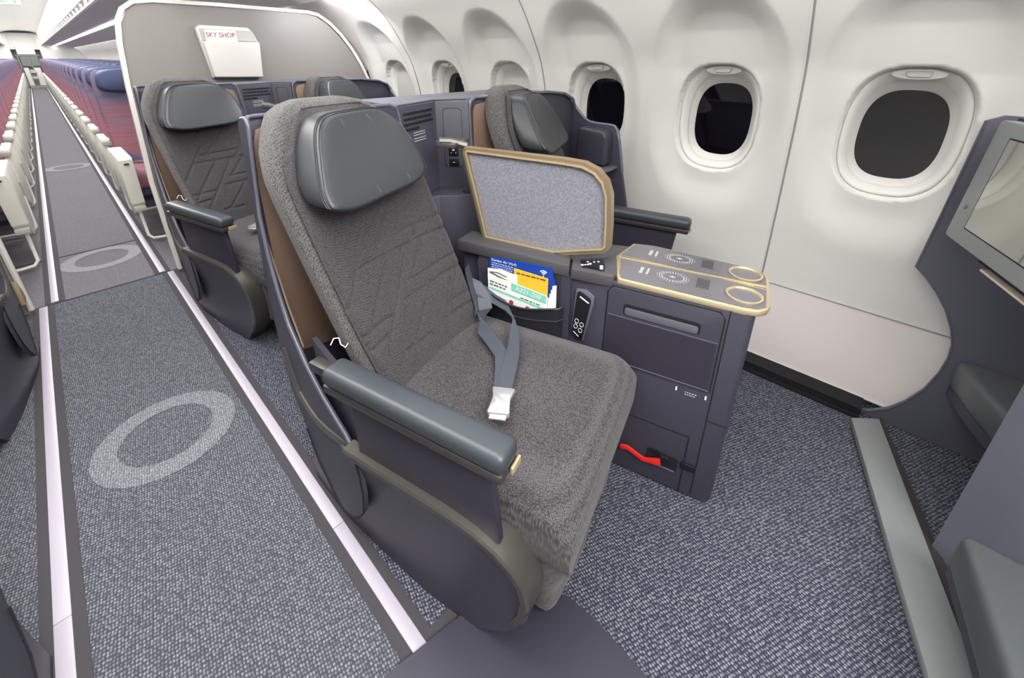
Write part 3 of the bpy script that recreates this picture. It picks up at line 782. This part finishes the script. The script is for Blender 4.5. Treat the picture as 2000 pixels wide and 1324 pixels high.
# ---- centre console between the two seats
cons = empty('center_console', (MOD @ Vector((1.09, .3, 0))), math.radians(14),
   label='near slate console with gold-edged table top between the two front business seats', cat='console', group='seat consoles')
F = MOD
def rp(pts): return pts
# body: side face u=.975, front v=.10
b = B(); b.prism([(.977, -.085), (.985, -.097), (1.00, -.102), (1.18, -.102), (1.195, -.09), (1.20, .24), (1.10, .72), (.99, .72), (.985, .60), (.975, .34), (.975, .235)], 'z', .01, .640, bev=.003)
body = obj('console_body', b, 'slate', cons, F)
# vertical cover with seam at v=.05
b = B(); b.box((.9762, -.0495, .33), (.0015, .0022, .62)); b.box((.9762, -.075, .30), (.002, .052, .0016)); b.box((.9755, -.018, .114), (.002, .0022, .21)); b.box((.9755, .075, .2235), (.002, .187, .0018)); obj('seam', b, 'gap', body, F)
# door
b = B(); b.prism([(-.040, .397), (-.040, .61), (-.036, .622), (-.026, .629), (.226, .629), (.236, .622), (.240, .612), (.240, .397)], 'x', .9715, .976, bev=.0015); door = obj('cupboard_door', b, 'slate', cons, F)
b = B()
for (y0, z0, y1, z1) in ((-.041, .397, -.041, .612), (-.041, .612, -.028, .6305), (-.028, .6305, .228, .6305), (.228, .6305, .2415, .612), (.2415, .612, .2415, .40)):
    b.tube([(.9748, y0, z0), (.9748, y1, z1)], .0022, 6)
obj('door_gap', b, 'gap', door, F)
b = B(); b.box((.9708, .1, .5445), (.0016, .272, .0018)); b.box((.9708, .1, .398), (.003, .276, .0025)); obj('highlight_edge', b, 'trim', door, F)
b = B(); b.prism([(-.034, .400), (-.034, .541), (.234, .541), (.234, .400)], 'x', .9706, .972); obj('dark_panel', b, 'slate_dark', door, F)
b = B(); b.prism(rrect(.190, .034, .008, 4, (.1015, .571)), 'x', .9705, .9712); h = obj('handle_recess', b, 'gap', door, F)
b = B(); b.prism(rrect(.180, .022, .005, 4, (.1015, .567)), 'x', .9685, .9708, bev=.0008); obj('door_handle', b, 'slate_light', door, F)
# lower latch, red tag, label
b = B(); b.prism(rrect(.085, .05, .004, 3, (.040, .105)), 'x', .9728, .9752); obj('latch_recess', b, 'gap', cons, F)
b = B(); b.box((.971, .035, .108), (.006, .028, .034), bev=.002); b.box((.9715, .06, .128), (.004, .03, .010)); b.box((.973, -.03, .118), (.006, .04, .022), bev=.002); obj('latch', b, 'black', cons, F)
b = B(); b.prism([(.160, .104), (.158, .112), (.137, .118), (.088, .098), (.044, .118), (.040, .096), (.090, .084), (.135, .104), (.152, .098)], 'x', .960, .9665, bev=.001); obj('red_pull_tag', b, 'red', cons, F)
b = B(); b.box((.9705, .040, .083), (.003, .076, .004)); obj('latch_bar', b, 'trim', cons, F)
b = B(); fr = frame_from((.9745, .0, .366), (0, -1, 0), (0, 0, 1))
lines_bars(b, fr, -.014, .014, (.004, -.003), .003); b.box((.974, .036, .372), (.0012, .004, .012)); b.box((.974, -.036, .372), (.0012, .004, .012))
for yy in (.030, -.030): pass
obj('instruction_label', b, 'whiteink', cons, F)
b = B(); b.prism([(-.105, .085), (-.085, .125), (-.095, .06)], 'x', 1.09, 1.10); b.box((1.12, -.106, .10), (.03, .008, .05), bev=.002); obj('red_pull_tag', b, 'red', cons, F)
# table top
top = []
b = B(); tp = [(.978, .235), (.9775, -.05)]
outl = [(1.002, .232), (.9780, .2200), (.976, .20), (.976, -.075), (.982, -.105), (1.0, -.122), (1.02, -.128), (1.17, -.128), (1.195, -.12), (1.21, -.10), (1.215, -.07), (1.235, .18), (1.222, .238), (1.11, .262)]
b.prism([(p[0], p[1]) for p in outl], 'z', .637, .6525, bev=.003); tt = obj('table_rim', b, 'gold', cons, F)
def inset(poly, d):
    c = Vector((sum(p[0] for p in poly)/len(poly), sum(p[1] for p in poly)/len(poly)))
    return [(p[0]-math.copysign(min(d, abs(p[0]-c.x)), p[0]-c.x), p[1]-math.copysign(min(d, abs(p[1]-c.y)), p[1]-c.y)) for p in poly]
b = B(); b.prism([(1.006, .224), (.984, .214), (.983, -.07), (.990, -.102), (1.008, -.118), (1.094, -.120), (1.114, .248)], 'z', .651, .6545); obj('table_top', b, 'marble', cons, F)
b = B(); b.prism([(1.104, -.120), (1.165, -.120), (1.19, -.112), (1.203, -.095), (1.208, -.06), (1.226, .18), (1.215, .230), (1.124, .248)], 'z', .651, .6545); obj('table_top', b, 'marble', cons, F)
b = B(); b.box((1.104, .065, .655), (.007, .37, .003), rot=Matrix.Rotation(math.radians(1.8), 3, 'Z')); obj('divider_strip', b, 'gold', tt, F)
for u in (1.037, 1.158):
    b = B(); n_ = 40; rings = []
    for r, z in ((.040, .6545), (.041, .659), (.037, .6595), (.035, .655)):
        rings.append([(u+r*.98*math.cos(2*PI*k/n_), -.072+r*math.sin(2*PI*k/n_), z) for k in range(n_)])
    b.loft(rings, caps=False); obj('cup_ring', b, 'gold', tt, F)
    b = B(); u2 = u+.015
    for r in (.028, .034, .040):
        for k in range(30):
            a = 2*PI*k/30+r*40; s_ = .0016 if r < .036 else .0011
            b.box((u2+r*.72*math.cos(a), .095+r*math.sin(a), .6548), (s_, s_, .0006))
    b.prism([(u2-.001, .088), (u2+.004, .097), (u2+.0005, .0965), (u2+.001, .104), (u2-.004, .0945), (u2-.0005, .095)], 'z', .6545, .655)
    fr = frame_from((u2+.001, .178, .6547), (1, 0, 0), (0, 1, 0))
    for dx in (-.012, -.009, .003, .006, .009): b.box((u2, .170+dx, .6548), (.036, .0012, .0005))
    obj('charger_marking', b, 'whiteink', tt, F)
    b = B(); b.box((u2, .022, .6547), (.052, .030, .0006)); obj('sensor_window', b, 'marble_dark', tt, F)
# control panel wedge between table and elbow rest
b = B(); b.prism([(.962, .345), (.972, .232), (1.002, .229), (1.114, .262), (1.075, .285), (1.022, .362)], 'z', .625, .657, bev=.003); cp = obj('control_panel', b, 'panelgrey', cons, F)
b = B(); b.prism([(1.114, .264), (1.20, .240), (1.18, .33), (1.09, .42), (1.025, .365), (1.076, .288)], 'z', .625, .650, bev=.003); obj('control_panel', b, 'panelgrey', cons, F)
b = B(); b.prism([(.983, .322), (.988, .262), (1.012, .264), (1.058, .285), (1.020, .340)], 'z', .6565, .658); obj('keypad', b, 'black', cp, F)
b = B()
for (u, v, r) in ((.995, .325, .004), (1.000, .318, .003), (1.005, .312, .003), (1.012, .308, .004), (1.02, .318, .003), (1.028, .302, .003), (1.0, .272, .005), (1.012, .276, .005), (1.035, .292, .003), (1.12, .33, .004), (1.14, .31, .004), (1.10, .36, .003), (1.105, .352, .003)):
    b.cyl((u, v, .6505 if u > 1.09 else .658), (u, v, .6515 if u > 1.09 else .6592), r, 10)
obj('buttons', b, 'whiteink', cp, F)
# elbow rest
b = B(); b.prism([(.958, .722), (.962, .350), (1.03, .372), (1.045, .722)], 'z', .628, .664, bev=.004); obj('elbow_rest', b, 'panelgrey', cons, F)
# niche and pocket
b = B(); b.prism([(.60, .42), (.60, .632), (.645, .632), (.655, .60), (.64, .42)], 'x', .968, .978); obj('niche_side', b, 'slate', cons, F)
b = B(); b.prism([(.345, .42), (.345, .63), (.372, .63), (.372, .42)], 'x', .966, .978); obj('niche_side', b, 'slate', cons, F)
b = B(); b.prism([(.372, .40), (.372, .630), (.604, .630), (.604, .40)], 'x', .966, .976); obj('niche_back', b, 'slate_dark', cons, F)
b = B()
def pk(s, t):
    v = .612-.250*s; z = .40+ (.108+.014*math.cos(2*PI*s)*.6+.014*s)*t; bul = .034*max(0, math.sin(PI*s))**.28*(.75+.25*t)
    return (.962-bul, v, z)
b.grid(pk, 24, 8); b.grid(lambda s, t: (pk(s, 1)[0]+.004, pk(s, 1)[1], pk(s, 1)[2]-.03*t), 24, 3)
pok = obj('literature_pocket', b, 'leather_dark', cons, F, ang=70)
b = B(); b.tube([pk(s, 1) for s in np.linspace(0, 1, 24)], .0035, 8); obj('pocket_rim', b, 'leather_dark', pok, F)
b = B(); b.tube([(pk(s, .68)[0]-.001, pk(s, .68)[1], pk(s, .68)[2]) for s in np.linspace(0, 1, 24)], .0016, 6); obj('pocket_piping', b, 'leather', pok, F)
# handset
b = B(); b.prism([(.328, .596), (.300, .600), (.276, .585), (.276, .560), (.298, .432), (.312, .432), (.338, .452), (.336, .47)], 'x', .9655, .974, bev=.002); hs = obj('handset_dock', b, 'slate_light', cons, F)
b = B(); b.prism([(.322, .590), (.315, .594), (.285, .579), (.283, .570), (.300, .440), (.306, .439), (.331, .456), (.333, .462)], 'x', .958, .9665, bev=.002); hh = obj('handset', b, 'black', cons, F)
b = B()
for (v, z) in ((.318, .500), (.303, .492), (.320, .482), (.306, .472)):
    t = [(.9574, v+.0055*math.cos(a), z+.007*math.sin(a)) for a in np.linspace(0, 2*PI, 15)]; b.tube(t, .0007, 5, caps=False)
b.tube([(.9576, .326, .463), (.9576, .310, .450)], .0009, 5); b.box((.9576, .300, .574), (.0008, .03, .004), rot=Matrix.Rotation(.5, 3, 'X'))
obj('handset_buttons', b, 'whiteink', hh, F)
# privacy screen with gold frame, on plane u~1.03
def scr(off):
    P = [(.660, .660), (.725, .928), (.722, .936), (.40, .938), (.345, .934), (.31, .920), (.285, .895), (.272, .86), (.2655, .78), (.2645, .712), (.272, .702), (.42, .657)]
    c = (.47, .80)
    out = []
    for y, z in P:
        L = math.hypot(y-c[0], z-c[1]); out.append((y-(y-c[0])/L*off, z-(z-c[1])/L*off))
    return out
b = B(); b.prism(scr(.008), 'x', 1.026, 1.038); ps = obj('privacy_screen', b, 'screen_fab', cons, F)
b = B(); pth = [(1.030, y, z) for y, z in scr(0)]
def band2(path, hw, th):
    P = [Vector(p) for p in path]; P = P+[P[0]]; bb = B(); rings = []
    n_ = len(P)-1
    for i in range(n_):
        d1 = (P[i]-P[(i-1) % n_]).normalized(); d2 = (P[(i+1) % n_]-P[i]).normalized(); d = (d1+d2).normalized(); nn = Vector((0, -d.z, d.y))
        k = 1/max(.5, math.cos(d1.angle(d2)/2))
        rings.append([P[i]+nn*hw*k+Vector((-th, 0, 0)), P[i]-nn*hw*k+Vector((-th, 0, 0)), P[i]-nn*hw*k+Vector((th, 0, 0)), P[i]+nn*hw*k+Vector((th, 0, 0))])
    rings.append(rings[0]); bb.loft(rings, caps=False); return bb
pp = scr(.004); dense = []
obj('screen_frame', band2([(1.032, y, z) for y, z in pp], .0075, .014), 'gold_dark', ps, F, ang=25)
obj('screen_frame_edge', band2([(1.0165, y, z) for y, z in scr(.010)], .0022, .0022), 'gold', ps, F, ang=25)
b = B(); b.prism([(.725, .935), (.660, .655), (.668, .65), (.74, .93)], 'x', 1.02, 1.05); b.tube([(1.05, .735, .94), (1.02, .775, .955), (1.0, .80, .957)], .012, 8); b.prism([(1.00, .745), (1.10, .76), (1.10, .83), (1.03, .84), (.99, .80)], 'z', .938, .952, bev=.003); obj('screen_hinge', b, 'rail', ps, F)
# rear body: vents, sockets, shelf (world coordinates)
b = B(); b.prism([(.705, 1.112), (.894, 1.185), (.962, 1.09), (.99, 1.135), (1.44, 1.135), (1.44, 1.36), (.70, 1.36)], 'z', .05, 1.055, bev=.004); obj('rear_body', b, 'slate', cons)
b = B(); b.prism([(.70, 1.115), (.705, 1.118), (.892, 1.188), (.99, 1.14), (1.42, 1.14), (1.42, 1.355), (.70, 1.355)], 'z', 1.055, 1.061, bev=.002); obj('rear_ledge', b, 'slate_light', cons)
b = B(); b.prism([(.70, 1.13), (.82, 1.10), (.905, 1.015), (.985, 1.01), (.985, 1.11), (.894, 1.19), (.72, 1.14)], 'z', .05, .755, bev=.004); bx = obj('side_shelf', b, 'slate', cons)
b = B(); b.cyl((.925, 1.055, .752), (.925, 1.055, .757), .026, 20); obj('shelf_cup_hole', b, 'gap', bx)
vx = Vector((.189, .073, 0)).normalized(); frv = frame_from((.800, 1.1475, .95), tuple(vx), (0, 0, 1))
b = B()
for r_ in range(4):
    x = -.080
    while x < .075:
        ln = random.choice([.018, .028, .036]); ln = min(ln, .080-x)
        if r_ == 3 and x > -.03: break
        t = bmesh.new(); bmesh.ops.create_cube(t, size=1); b.merge(t, frv @ Matrix.Translation((x+ln/2, .080-.016*r_, 0)) @ Matrix.Diagonal((ln, .007, .003, 1))); x += ln+.004
obj('vent_slots', b, 'gap', cons)
b = B(); lines_bars(b, frv, -.035, .035, (.018, .010, -.001, -.009), .0035); obj('printed_notice', b, 'whiteink', cons)
so = Vector((.928, 1.1345, .0)); sx_ = Vector((.068, -.095, 0)).normalized(); frs = frame_from((.928, 1.1375, .93), tuple(sx_), (0, 0, 1))
b = B(); rr_ = rrect(.062, .20, .012, 5); rr2 = rrect(.066, .204, .013, 5); t = B()
t.loft([[(p[0], p[1], 0.0015) for p in rr2], [(p[0]*.93, p[1]*.975, -.001) for p in rr2]], caps=False); b.merge(t.bm, frs); obj('socket_panel_edge', b, 'gap', cons)
b = B(); t = B(); t.box((0, -.045, .003), (.034, .034, .004), bev=.002); t.box((0, -.085, .003), (.036, .026, .004), bev=.002); b.merge(t.bm, frs); sk = obj('power_socket', b, 'black', cons)
b = B(); t = B(); t.box((0, -.040, .0055), (.008, .005, .001)); t.box((-.008, -.05, .0055), (.003, .003, .001)); t.box((.008, -.05, .0055), (.003, .003, .001)); t.box((0, -.084, .0055), (.008, .002, .001)); b.merge(t.bm, frs); obj('socket_marks', b, 'whiteink', sk)

# literature in the pocket
def lit(name, label, cat, pts, x, mat, marks=None, th=.002):
    r = empty(name, MOD @ Vector((x, .49, .45)), math.radians(14), label=label, cat=cat, group='leaflets in the seat pocket')
    b = B(); b.prism(pts, 'x', x, x+th); obj('card', b, mat, r, MOD)
    return r
r = lit('leaflet', 'blue wi-fi leaflet rearmost in the near seat pocket', 'leaflet', [(.604, .44), (.604, .636), (.402, .645), (.388, .60), (.390, .44)], .9595, 'blue')
fr = frame_from((.9585, .600, .628), (0, -1, 0), (0, -.04, 1))
b = B(); text(b, 'Korean Air Wi-Fi', .012, fr @ Matrix.Translation((.003, -.002, .0)), align='LEFT'); lines_bars(b, fr, .004, .085, (-.012, -.019, -.026), .0035)
for i_, rr__ in enumerate((.004, .009, .014)):
    b.tube([(.9582, .425-rr__*math.cos(a), .617+rr__*math.sin(a)) for a in np.linspace(PI*.25, PI*.75, 9)], .0014, 5)
b.cyl((.9583, .425, .614), (.9578, .425, .614), .002, 8); obj('print', b, 'whiteink', r, MOD)
r = lit('leaflet', 'yellow leaflet standing in front of the blue one in the seat pocket', 'leaflet', [(.517, .45), (.517, .618), (.408, .612), (.408, .45)], .9535, 'yellow')
b = B(); fr = frame_from((.9525, .512, .606), (0, -1, 0), (0, 0, 1)); lines_bars(b, fr, .004, .098, (0,), .006, .1); obj('print', b, 'ink', r, MOD)
r = lit('leaflet', 'white leaflet with aircraft drawing at the left of the seat pocket', 'leaflet', [(.606, .44), (.606, .598), (.56, .604), (.505, .598), (.505, .44)], .9500, 'paper')
b = B(); b.tube([(.949, .598, .588), (.949, .57, .580), (.949, .53, .572)], .002, 5); b.tube([(.949, .598, .588), (.949, .57, .592), (.949, .54, .585)], .0012, 5); obj('aircraft_drawing', b, 'ink', r, MOD)
b = B(); b.tube([(.949, .545, .575), (.949, .51, .566)], .0022, 5); obj('red_mark', b, 'maroon', r, MOD)
r = lit('safety_card', 'white and mint-green safety card reading A321-200 at the front of the pocket', 'safety card', [(.600, .44), (.604, .578), (.522, .574), (.406, .560), (.400, .44)], .9460, 'paper')
b = B(); b.prism([(.522, .573), (.408, .560), (.408, .534), (.522, .547)], 'x', .9450, .946); b.prism([(.598, .540), (.412, .518), (.412, .511), (.598, .533)], 'x', .9450, .946); obj('green_band', b, 'green', r, MOD)
b = B(); text(b, 'A321-200', .021, frame_from((.9445, .466, .5535), (0, -1, -.11), (0, -.11, 1))); obj('number_print', b, 'whiteink', r, MOD)
b = B(); fr = frame_from((.9450, .595, .560), (0, -1, -.1), (0, -.1, 1)); lines_bars(b, fr, .0, .06, (0, -.01), .006); fr = frame_from((.9450, .49, .531), (0, -1, -.1), (0, -.1, 1)); lines_bars(b, fr, .0, .06, (0,), .005); obj('print', b, 'ink', r, MOD)
b = B(); 
for (v, z) in ((.53, .505), (.475, .50), (.43, .495)): b.prism([(v-.008+.008*math.cos(a), z+.008*math.sin(a)) for a in np.linspace(0, 2*PI, 9)[:-1]], 'x', .945, .946)
obj('pictogram', b, 'maroon', r, MOD)
r = empty('magazine', MOD @ Vector((.957, .40, .45)), math.radians(14), label='edges of thin white magazines at the right of the seat pocket', cat='magazine')
b = B()
for i_ in range(4): b.prism([(.402-.003*i_, .44), (.404-.003*i_, .555+.012*i_), (.392-.003*i_, .56+.012*i_), (.384-.001*i_, .44)], 'x', .947+.003*i_, .949+.003*i_)
obj('pages', b, 'paper', r, MOD)

# ================================================================== second row and the mirrored seats across the aisle
s2 = copy_tree(seat_aisle, 1.5, label='second-row grey aisle-side business seat behind the near one, in front of the divider')
s2w = copy_tree(seat_win, 1.5, label='second-row business seat by the windows, only headrest and back top visible')
c2 = copy_tree(cons, 1.5, label='second-row console behind the near seats, its vents beside the divider')
ml = copy_tree(seat_aisle, 0, mirror=-.025, label='business seat shell cut off at the bottom left corner across the aisle')
ml2 = copy_tree(seat_aisle, 1.5, mirror=-.025, label='second-row business seat shell at the left edge across the aisle')
r = empty('card', (-.33, 2.86, .3), label='small tan card standing behind the left seat shell beside the divider', cat='card')
b = B(); b.prism([(2.84, .10), (2.86, .22), (2.93, .14), (2.93, .10)], 'x', -.335, -.32, bev=.002); obj('card_body', b, 'tan', r)

# ================================================================== forward furniture at the right edge
t20 = math.radians(21)
rt = empty('footwell_unit', (1.4, -.4, 0), label='slate front bulkhead unit with footwells at the right edge of the photo', cat='footwell')
arc = [(-.145, .72), (-.138, .588), (-.170, .560), (-.202, .523), (-.235, .475), (-.262, .42), (-.278, .37), (-.283, .32), (-.279, .26), (-.263, .18), (-.235, .11), (-.205, .06), (-.165, .022), (-.128, .002)]
b = B(); b.prism([(-.160, 1.035)]+arc+[(-.9, .002), (-.9, 1.05), (-.19, 1.05)], 'x', 1.695, 1.712, bev=0); sp = obj('side_panel', b, 'slate_light', rt)
b = B(); b.tube([(1.697, y, z) for y, z in [(-.160, 1.035)]+arc], .004, 6); obj('edge_trim', b, 'trim', sp)
# sill bar on the floor
b = B(); A_ = Vector((1.66, -.135)); D_ = Vector((-.932, -.362)); N_ = Vector((-.362, .932))
pts = [(1.605, -.118), (.60, -.395), (.60, -.51), (.964, -.388), (1.665, -.190)]
b.prism(pts, 'z', .004, .030, bev=.004); obj('floor_sill', b, 'grey_plastic', rt)
b = B(); q = [(1.69, -.198), (1.66, -.186), (.964, -.384), (.60, -.51), (.60, -.54), (1.0, -.412)]; b.prism(q, 'z', .002, .020); obj('sill_edge', b, 'armtrim', rt)
# partition between the footwells
b = B()
pr = [(1.247, -.323), (1.225, -.342), (1.20, -.360), (1.16, -.385), (1.118, -.415), (1.09, -.45), (1.08, -.9), (1.36, -.9)]
rings = []
for z, o_ in ((.002, 0), (.3, 0), (.6, .0), (1.0, .0)):
    rings.append([(x, y, z) for x, y in pr])
b.loft(rings); obj('partition', b, 'slate_pale', rt, ang=25)
b = B(); b.box((1.53, -.75, .5), (.34, .03, 1.0)); b.box((.85, -.9, .5), (.6, .03, 1.0)); obj('back_panel', b, 'slate_dark', rt)
def cushion(name, lab, pts, z0, z1, frame=IDT):
    r = empty(name, (sum(p[0] for p in pts)/len(pts), sum(p[1] for p in pts)/len(pts), z0), label=lab, cat='footrest', group='footrest cushions')
    b = B(); b.prism(pts, 'z', z0, z1, bev=.022, seg=4); obj('pad', b, 'leather_pale', r, ang=50)
    b = B(); b.prism([(x+(.0 if x > 1 else .0), y-.012) for x, y in pts], 'z', z0-.035, z0+.006); obj('base_board', b, 'slate', r)
cushion('footrest_cushion', 'dark grey leather footrest cushion in the footwell beside the cabin wall', [(1.692, -.296), (1.56, -.335), (1.44, -.39), (1.37, -.43), (1.37, -.72), (1.692, -.72)], .235, .335)
cushion('footrest_cushion', 'dark grey leather footrest cushion at the lower right corner of the photo', [(1.070, -.300), (.60, -.375), (.60, -.80), (1.070, -.80)], .17, .27)
# monitor
mon = empty('seat_monitor', (1.5, -.2, .75), label='grey framed seat monitor reflecting a window at the right edge', cat='monitor')
mo = Vector((1.60, -.155, 0)); md = Vector((-.945, -.327, 0)); mu_ = Vector((-.02, -.05, 1)).normalized()
frm = frame_from((1.60, -.158, .735), tuple(md), tuple(mu_))    # local x along the screen, y up, z = normal
W_, H_ = .46, .315
sgn = 1
t = B(); t.prism([(p[0]+W_/2, p[1]+H_/2) for p in rrect(W_, H_, .012, 4)], 'z', -.035, .0, bev=.004); b = B(); b.merge(t.bm, frm); obj('bezel', b, 'grey_plastic', mon)
t = B(); t.prism([(p[0]+W_/2+.022, p[1]+H_/2+.004) for p in rrect(W_-.095, H_-.085, .003, 2)], 'z', -.001, .0012); b = B(); b.merge(t.bm, frm); obj('screen', b, 'mirror', mon)
t = B(); t.prism([(p[0]+W_/2+.022, p[1]+H_/2+.004) for p in rrect(W_-.088, H_-.078, .004, 2)], 'z', -.002, .0006); b = B(); b.merge(t.bm, frm); obj('screen_gap', b, 'gap', mon)
t = B(); t.cyl((.030, .095, 0), (.030, .095, .004), .009, 20); t.cyl((.030, .095, .003), (.030, .095, .0055), .006, 20); b = B(); b.merge(t.bm, frm); obj('release_button', b, 'grey_plastic', mon)
b = B(); 
t = B(); t.box((.31, -.015, -.05), (.40, .022, .03)); b.merge(t.bm, frm); obj('tray_slot', b, 'gap', mon)
t = B(); t.box((.33, -.040, -.05), (.40, .006, .03), bev=.001); b = B(); b.merge(t.bm, frm); obj('tray_edge', b, 'cream', mon)
t = B(); t.prism([(-.012, -.005), (W_+.2, -.005), (W_+.2, H_+.006), (-.012, H_+.006)], 'z', -.12, -.036); b = B(); b.merge(t.bm, frm); obj('housing', b, 'slate', mon)

# ================================================================== ECONOMY
def eco_row():
    """triple seat unit; local origin at aisle armrest front, x toward the window, y aft"""
    r = empty('economy_seat_row', (0, 0, 0), cat='airline seats')
    for i in range(3):
        cx = .275+.235+.485*i-.24
        # cushion
        b = B(); b.box((cx+.24-.24, .47, .405), (.45, .50, .13), bev=.04, seg=3); obj('seat_cushion', b, 'eco_stripe', r)
        # backrest leaning aft
        b = B(); rings = []
        for z, y, th, hw in ((.42, .70, .055, .215), (.6, .735, .052, .22), (.8, .775, .05, .222), (.95, .805, .045, .222), (1.05, .825, .04, .215), (1.09, .835, .03, .20), (1.105, .84, .012, .18)):
            rings.append([(cx+p[0], y+p[1], z) for p in sell(28, hw, th, 5)])
        b.loft(rings); bk = obj('backrest', b, ['eco_stripe'], r, ang=60)
        b = B(); b.loft([[(cx+p[0], y+.045+p[1], z) for p in sell(20, hw, .012, 4)] for z, y, hw in ((.5, .715, .21), (.8, .775, .222), (1.02, .82, .22), (1.10, .842, .19))]); obj('back_shell', b, 'eco_dark', bk)
        b = B(); rings = []
        for off, sc in ((-.075, .86), (-.068, .95), (-.05, 1), (-.02, 1), (.0, .9)):
            rings.append([(cx+p[0]*sc*float(np.interp(p[1], [-.07, .07], [1.02, .92])), .80+off+(p[1])*.2, 1.035+p[1]*sc) for p in sell(36, .205, .078, 3.6)])
        b.loft(rings); obj('headrest', b, 'eco_blue', r, ang=60)
    for i, x in enumerate((.025, .51, .995, 1.46)):
        b = B(); b.box((x, .22+.09, .59), (.05, .40, .035), bev=.012, seg=3)
        if i == 0: b.box((x, .155, .592), (.054, .10, .044), bev=.012, seg=3)
        o = obj('armrest', b, 'eco_white' if i == 0 else 'eco_dark', r)
        if i == 0:
            b = B(); b.box((x+.004, .108, .575), (.052, .008, .03), bev=.003); obj('armrest_cap', b, 'eco_cap', o)
    b = B(); b.prism([(.13, .58), (.50, .58), (.74, .56), (.70, .30), (.56, .17), (.36, .15), (.20, .22), (.12, .38)], 'x', .012, .036, bev=.004); obj('side_shroud', b, 'eco_white', r)
    b = B(); b.tube([(.03, .16, .27), (.03, .12, .14), (.03, .10, .06), (.05, .09, .035), (.10, .085, .03), (1.4, .085, .03)], .009, 8)
    obj('foot_bar', b, 'eco_white', r)
    b = B()
    for x in (.30, 1.15): b.box((x, .42, .16), (.05, .06, .30), bev=.01); b.box((x, .48, .04), (.05, .5, .04), bev=.01)
    b.box((.73, .45, .32), (1.4, .4, .05)); obj('seat_frame', b, 'eco_dark', r)
    b = B(); b.box((.73, .80, .25), (1.35, .05, .25), bev=.02); obj('life_vest_pouch', b, 'eco_dark', r)
    return r
ORD = ['front', 'second', 'third', 'fourth', 'fifth', 'sixth', 'seventh', 'eighth', 'ninth', 'tenth', 'eleventh', 'twelfth', 'thirteenth', 'fourteenth', 'fifteenth', 'sixteenth', 'seventeenth', 'eighteenth', 'nineteenth', 'twentieth', 'twenty-first', 'twenty-second', 'twenty-third', 'twenty-fourth', 'twenty-fifth', 'twenty-sixth', 'rearmost']
row0 = []; base = eco_row(); n_rows = 27; PIT = .795
for i in range(n_rows):
    for sd in (1, -1):
        if i == 0 and sd == 1: r = base
        else:
            r = base.copy(); COL.objects.link(r)
            for ch in [x for x in bpy.data.objects if x.parent == base]:
                c = ch.copy(); COL.objects.link(c); c.parent = r
                for g_ in [x for x in bpy.data.objects if x.parent == ch]:
                    d = g_.copy(); COL.objects.link(d); d.parent = c
        r.location = (.205 if sd > 0 else -.255, 3.50+PIT*i, 0); r.scale = (sd, 1, 1)
        r['label'] = '%s row of red and blue striped economy seats behind the divider, %s of the aisle' % (ORD[i], 'right' if sd > 0 else 'left')
        if i == 0: row0.append(r)
        r['group'] = 'economy seat rows on the %s' % ('right' if sd > 0 else 'left')
# front-row aisle armrests are thick boxes holding the folded table
for rr0 in row0:
    for ch in [x for x in bpy.data.objects if x.parent == rr0 and x.name.split('.')[0] == 'armrest']:
        if min(v.co.x for v in ch.data.vertices) < .03:
            for g_ in [x for x in bpy.data.objects if x.parent == ch]: bpy.data.objects.remove(g_)
            bpy.data.objects.remove(ch)
    def ch_obj(name, b, mat, par):
        finish(b.bm); me = bpy.data.meshes.new(name); b.bm.to_mesh(me); b.bm.free(); me.materials.append(MAT[mat])
        o = bpy.data.objects.new(name, me); COL.objects.link(o); o.parent = par; return o
    b = B(); b.prism([(-.04, .60), (-.03, .615), (.43, .615), (.46, .58), (.40, .30), (.08, .27), (.05, .30)], 'x', -.005, .065, bev=.005); bx_ = ch_obj('tray_armrest', b, 'eco_white', rr0)
    ch_obj('bracket', B().box((.03, .03, .27), (.06, .05, .03), bev=.004), 'eco_cap', bx_)
    ch_obj('latch', B().box((.03, -.045, .575), (.024, .008, .010), bev=.002), 'black', bx_)
# blue belt on the front right economy seat
b = B(); b.ribbon([(.27, 4.12, .56), (.33, 4.05, .52), (.40, 4.0, .49), (.50, 3.98, .482)], (.2, .9, .3), .045, .003)
obj('seat_belt', b, 'eco_blue', label='blue lap belt lying on the front right economy seat', cat='seat belt')
